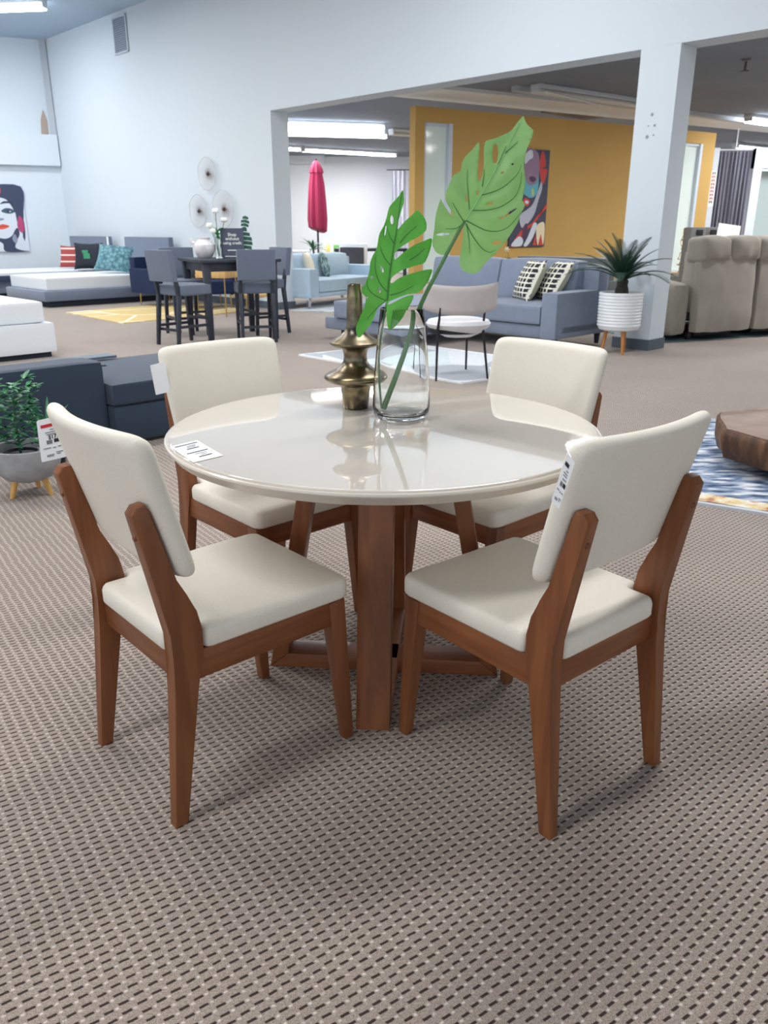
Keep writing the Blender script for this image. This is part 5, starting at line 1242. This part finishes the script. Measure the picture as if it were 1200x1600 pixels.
# ------------------------------------------------------------------ bowl planter
bp = (at(20, 781) + at(77, 775) + at(46, 764)) / 3 + Vector((0, .02, 0)); t = thing('potted_houseplant', 'bushy green houseplant in a grey concrete bowl on pale wooden legs', 'potted plant', bp)
CONC = mat('concrete_grey', (166, 168, 170), .85, c2=(150, 152, 156), scale=14)
part('bowl', t, CONC, lambda b: lathe(b, [(0, .075), (.07, .077), (.115, .095), (.148, .135), (.160, .18), (.163, .245), (.156, .249), (.150, .244), (.146, .20), (0, .195)], 48))
part('nursery_pot', t, BLACKM, lambda b: lathe(b, [(0, .19), (.075, .19), (.085, .222), (.078, .222), (.07, .21), (0, .21)], 28, Matrix.Translation((-.02, -.01, 0))))
LEGW = wood_mat('honey_wood', (232, 186, 112), (220, 168, 92), .5)
legs(t, [(.075 * cos(a), .075 * sin(a)) for a in (R(-125), R(-10), R(95))], 0, .10, .011, .018, LEGW, splay=.032)
part('stem', t, GRN, lambda b: tube(b, [(-.02, -.01, .2), (-.022, -.01, .35), (-.02, 0, .5)], .006, 6))
HP = mat('glossy_houseplant_leaf', (66, 138, 92), .35, c2=(42, 106, 72), scale=12); rnd = random.Random(11)
for k in range(46):
    z = .25 + .30 * (k / 46); a = k * 2.4
    def cl(b):
        base = Vector((-.02, -.01, z)); d = Vector((cos(a), sin(a), .25)); L = rnd.uniform(.06, .10); tip = base + d * L; tube(b, [base, tip], .0022, 5)
        for j in range(6): strap_leaf(b, tip, a + (j - 2.5) * .55, R(rnd.uniform(-15, 40)), rnd.uniform(.05, .075), .011, R(35), 4)
    part('leaf_cluster', t, HP, cl)
t = thing('small_fern', 'second low green plant just visible behind the white price tag', 'plant', at(74, 742) + Vector((.0, .10, 0)))
part('pot', t, BLACKM, lambda b: lathe(b, [(0, 0), (.06, 0), (.075, .18), (.068, .18), (0, .17)], 24))
for k in range(18): part('leaf', t, HP, lambda b: strap_leaf(b, (0, 0, .17), k * 2.4, R(rnd.uniform(45, 85)), rnd.uniform(.16, .26), .012, R(40), 6))

# things that stand on a rug rest on its top
for o in list(COL.objects):
    if o.parent is None and o.name.split('.')[0] in ('accent_chair', 'recliner_sofa', 'corner_sofa', 'pale_blue_sofa', 'velvet_armchair', 'occasional_table', 'wood_slab_table'):
        o.location.z += .0125
# ------------------------------------------------------------------ light, world, camera
sc = bpy.context.scene
w = bpy.data.worlds.new('World'); sc.world = w; w.use_nodes = True
w.node_tree.nodes['Background'].inputs[0].default_value = (.86, .93, 1, 1); w.node_tree.nodes['Background'].inputs[1].default_value = 1.32
def area(name, loc, sx, sy, power, col=(1, .98, .95), rotz=0, rx=0):
    d = bpy.data.lights.new(name, 'AREA'); d.shape = 'RECTANGLE'; d.size = sx; d.size_y = sy; d.energy = power; d.color = col
    o = bpy.data.objects.new(name, d); COL.objects.link(o); o.location = loc; o.rotation_euler = (rx, 0, rotz); return o
# fluorescent rows of the high hall, outside the frame (ceiling lamps, pointing down)
for i, (s, t, e) in enumerate(((-2.5, -4.5, 120), (-2.5, -9.5, 110), (1.5, -7.5, 120), (1.5, -3.0, 115), (5.5, -5.0, 140), (5.5, -9.0, 110), (9.5, -4.0, 160), (9.5, -8.0, 110), (12.5, -3.0, 110))):
    p = ST(s, t, 4.78); area('hall_ceiling_lamp', p, 2.6, .5, e, (1, .985, .97), R(30))
# showroom beyond the opening
for i, (x, y, e) in enumerate(((3.6, 11.2, 75), (-2.5, 19.0, 110), (-1.5, 22.8, 100), (1.5, 20.5, 100), (5.5, 19.5, 130), (7, 22, 160), (8.5, 14.0, 150), (6.5, 10.0, 130), (12, 18, 200), (10.5, 11, 120))):
    area('showroom_ceiling_lamp', (x, y, ZC - .14), 2.4, .25, e, (1, .985, .965), R(32))
for x, y in ((-.70, 14.2), (-.50, 15.1)): area('showroom_ceiling_lamp', (x, y, ZC - .14), 1.2, .28, 22, (1, .985, .965), R(23))
area('showroom_ceiling_lamp', (8.2, 16.2, ZC - .14), 2.4, .25, 50, (1, .985, .965), 0)
cam = bpy.data.cameras.new('camera'); co = bpy.data.objects.new('camera', cam); COL.objects.link(co); sc.camera = co
co.location = CAM; co.rotation_euler = (PI / 2 - TH, 0, 0); cam.sensor_width = 36; cam.lens = FPX * 36 / 1600
cam.clip_end = 200; cam.dof.use_dof = True; cam.dof.focus_distance = 2.0; cam.dof.aperture_fstop = cam.lens / 3.4
sc.view_settings.view_transform = 'Standard'; sc.view_settings.look = 'None'; sc.view_settings.gamma = 1; sc.view_settings.exposure = 0
try: sc.view_settings.use_curve_mapping = False
except Exception: pass
sc.cycles.max_bounces = 8; sc.cycles.transparent_max_bounces = 12; sc.cycles.transmission_bounces = 10; sc.cycles.diffuse_bounces = 4
sc.cycles.caustics_reflective = False; sc.cycles.sample_clamp_indirect = 8
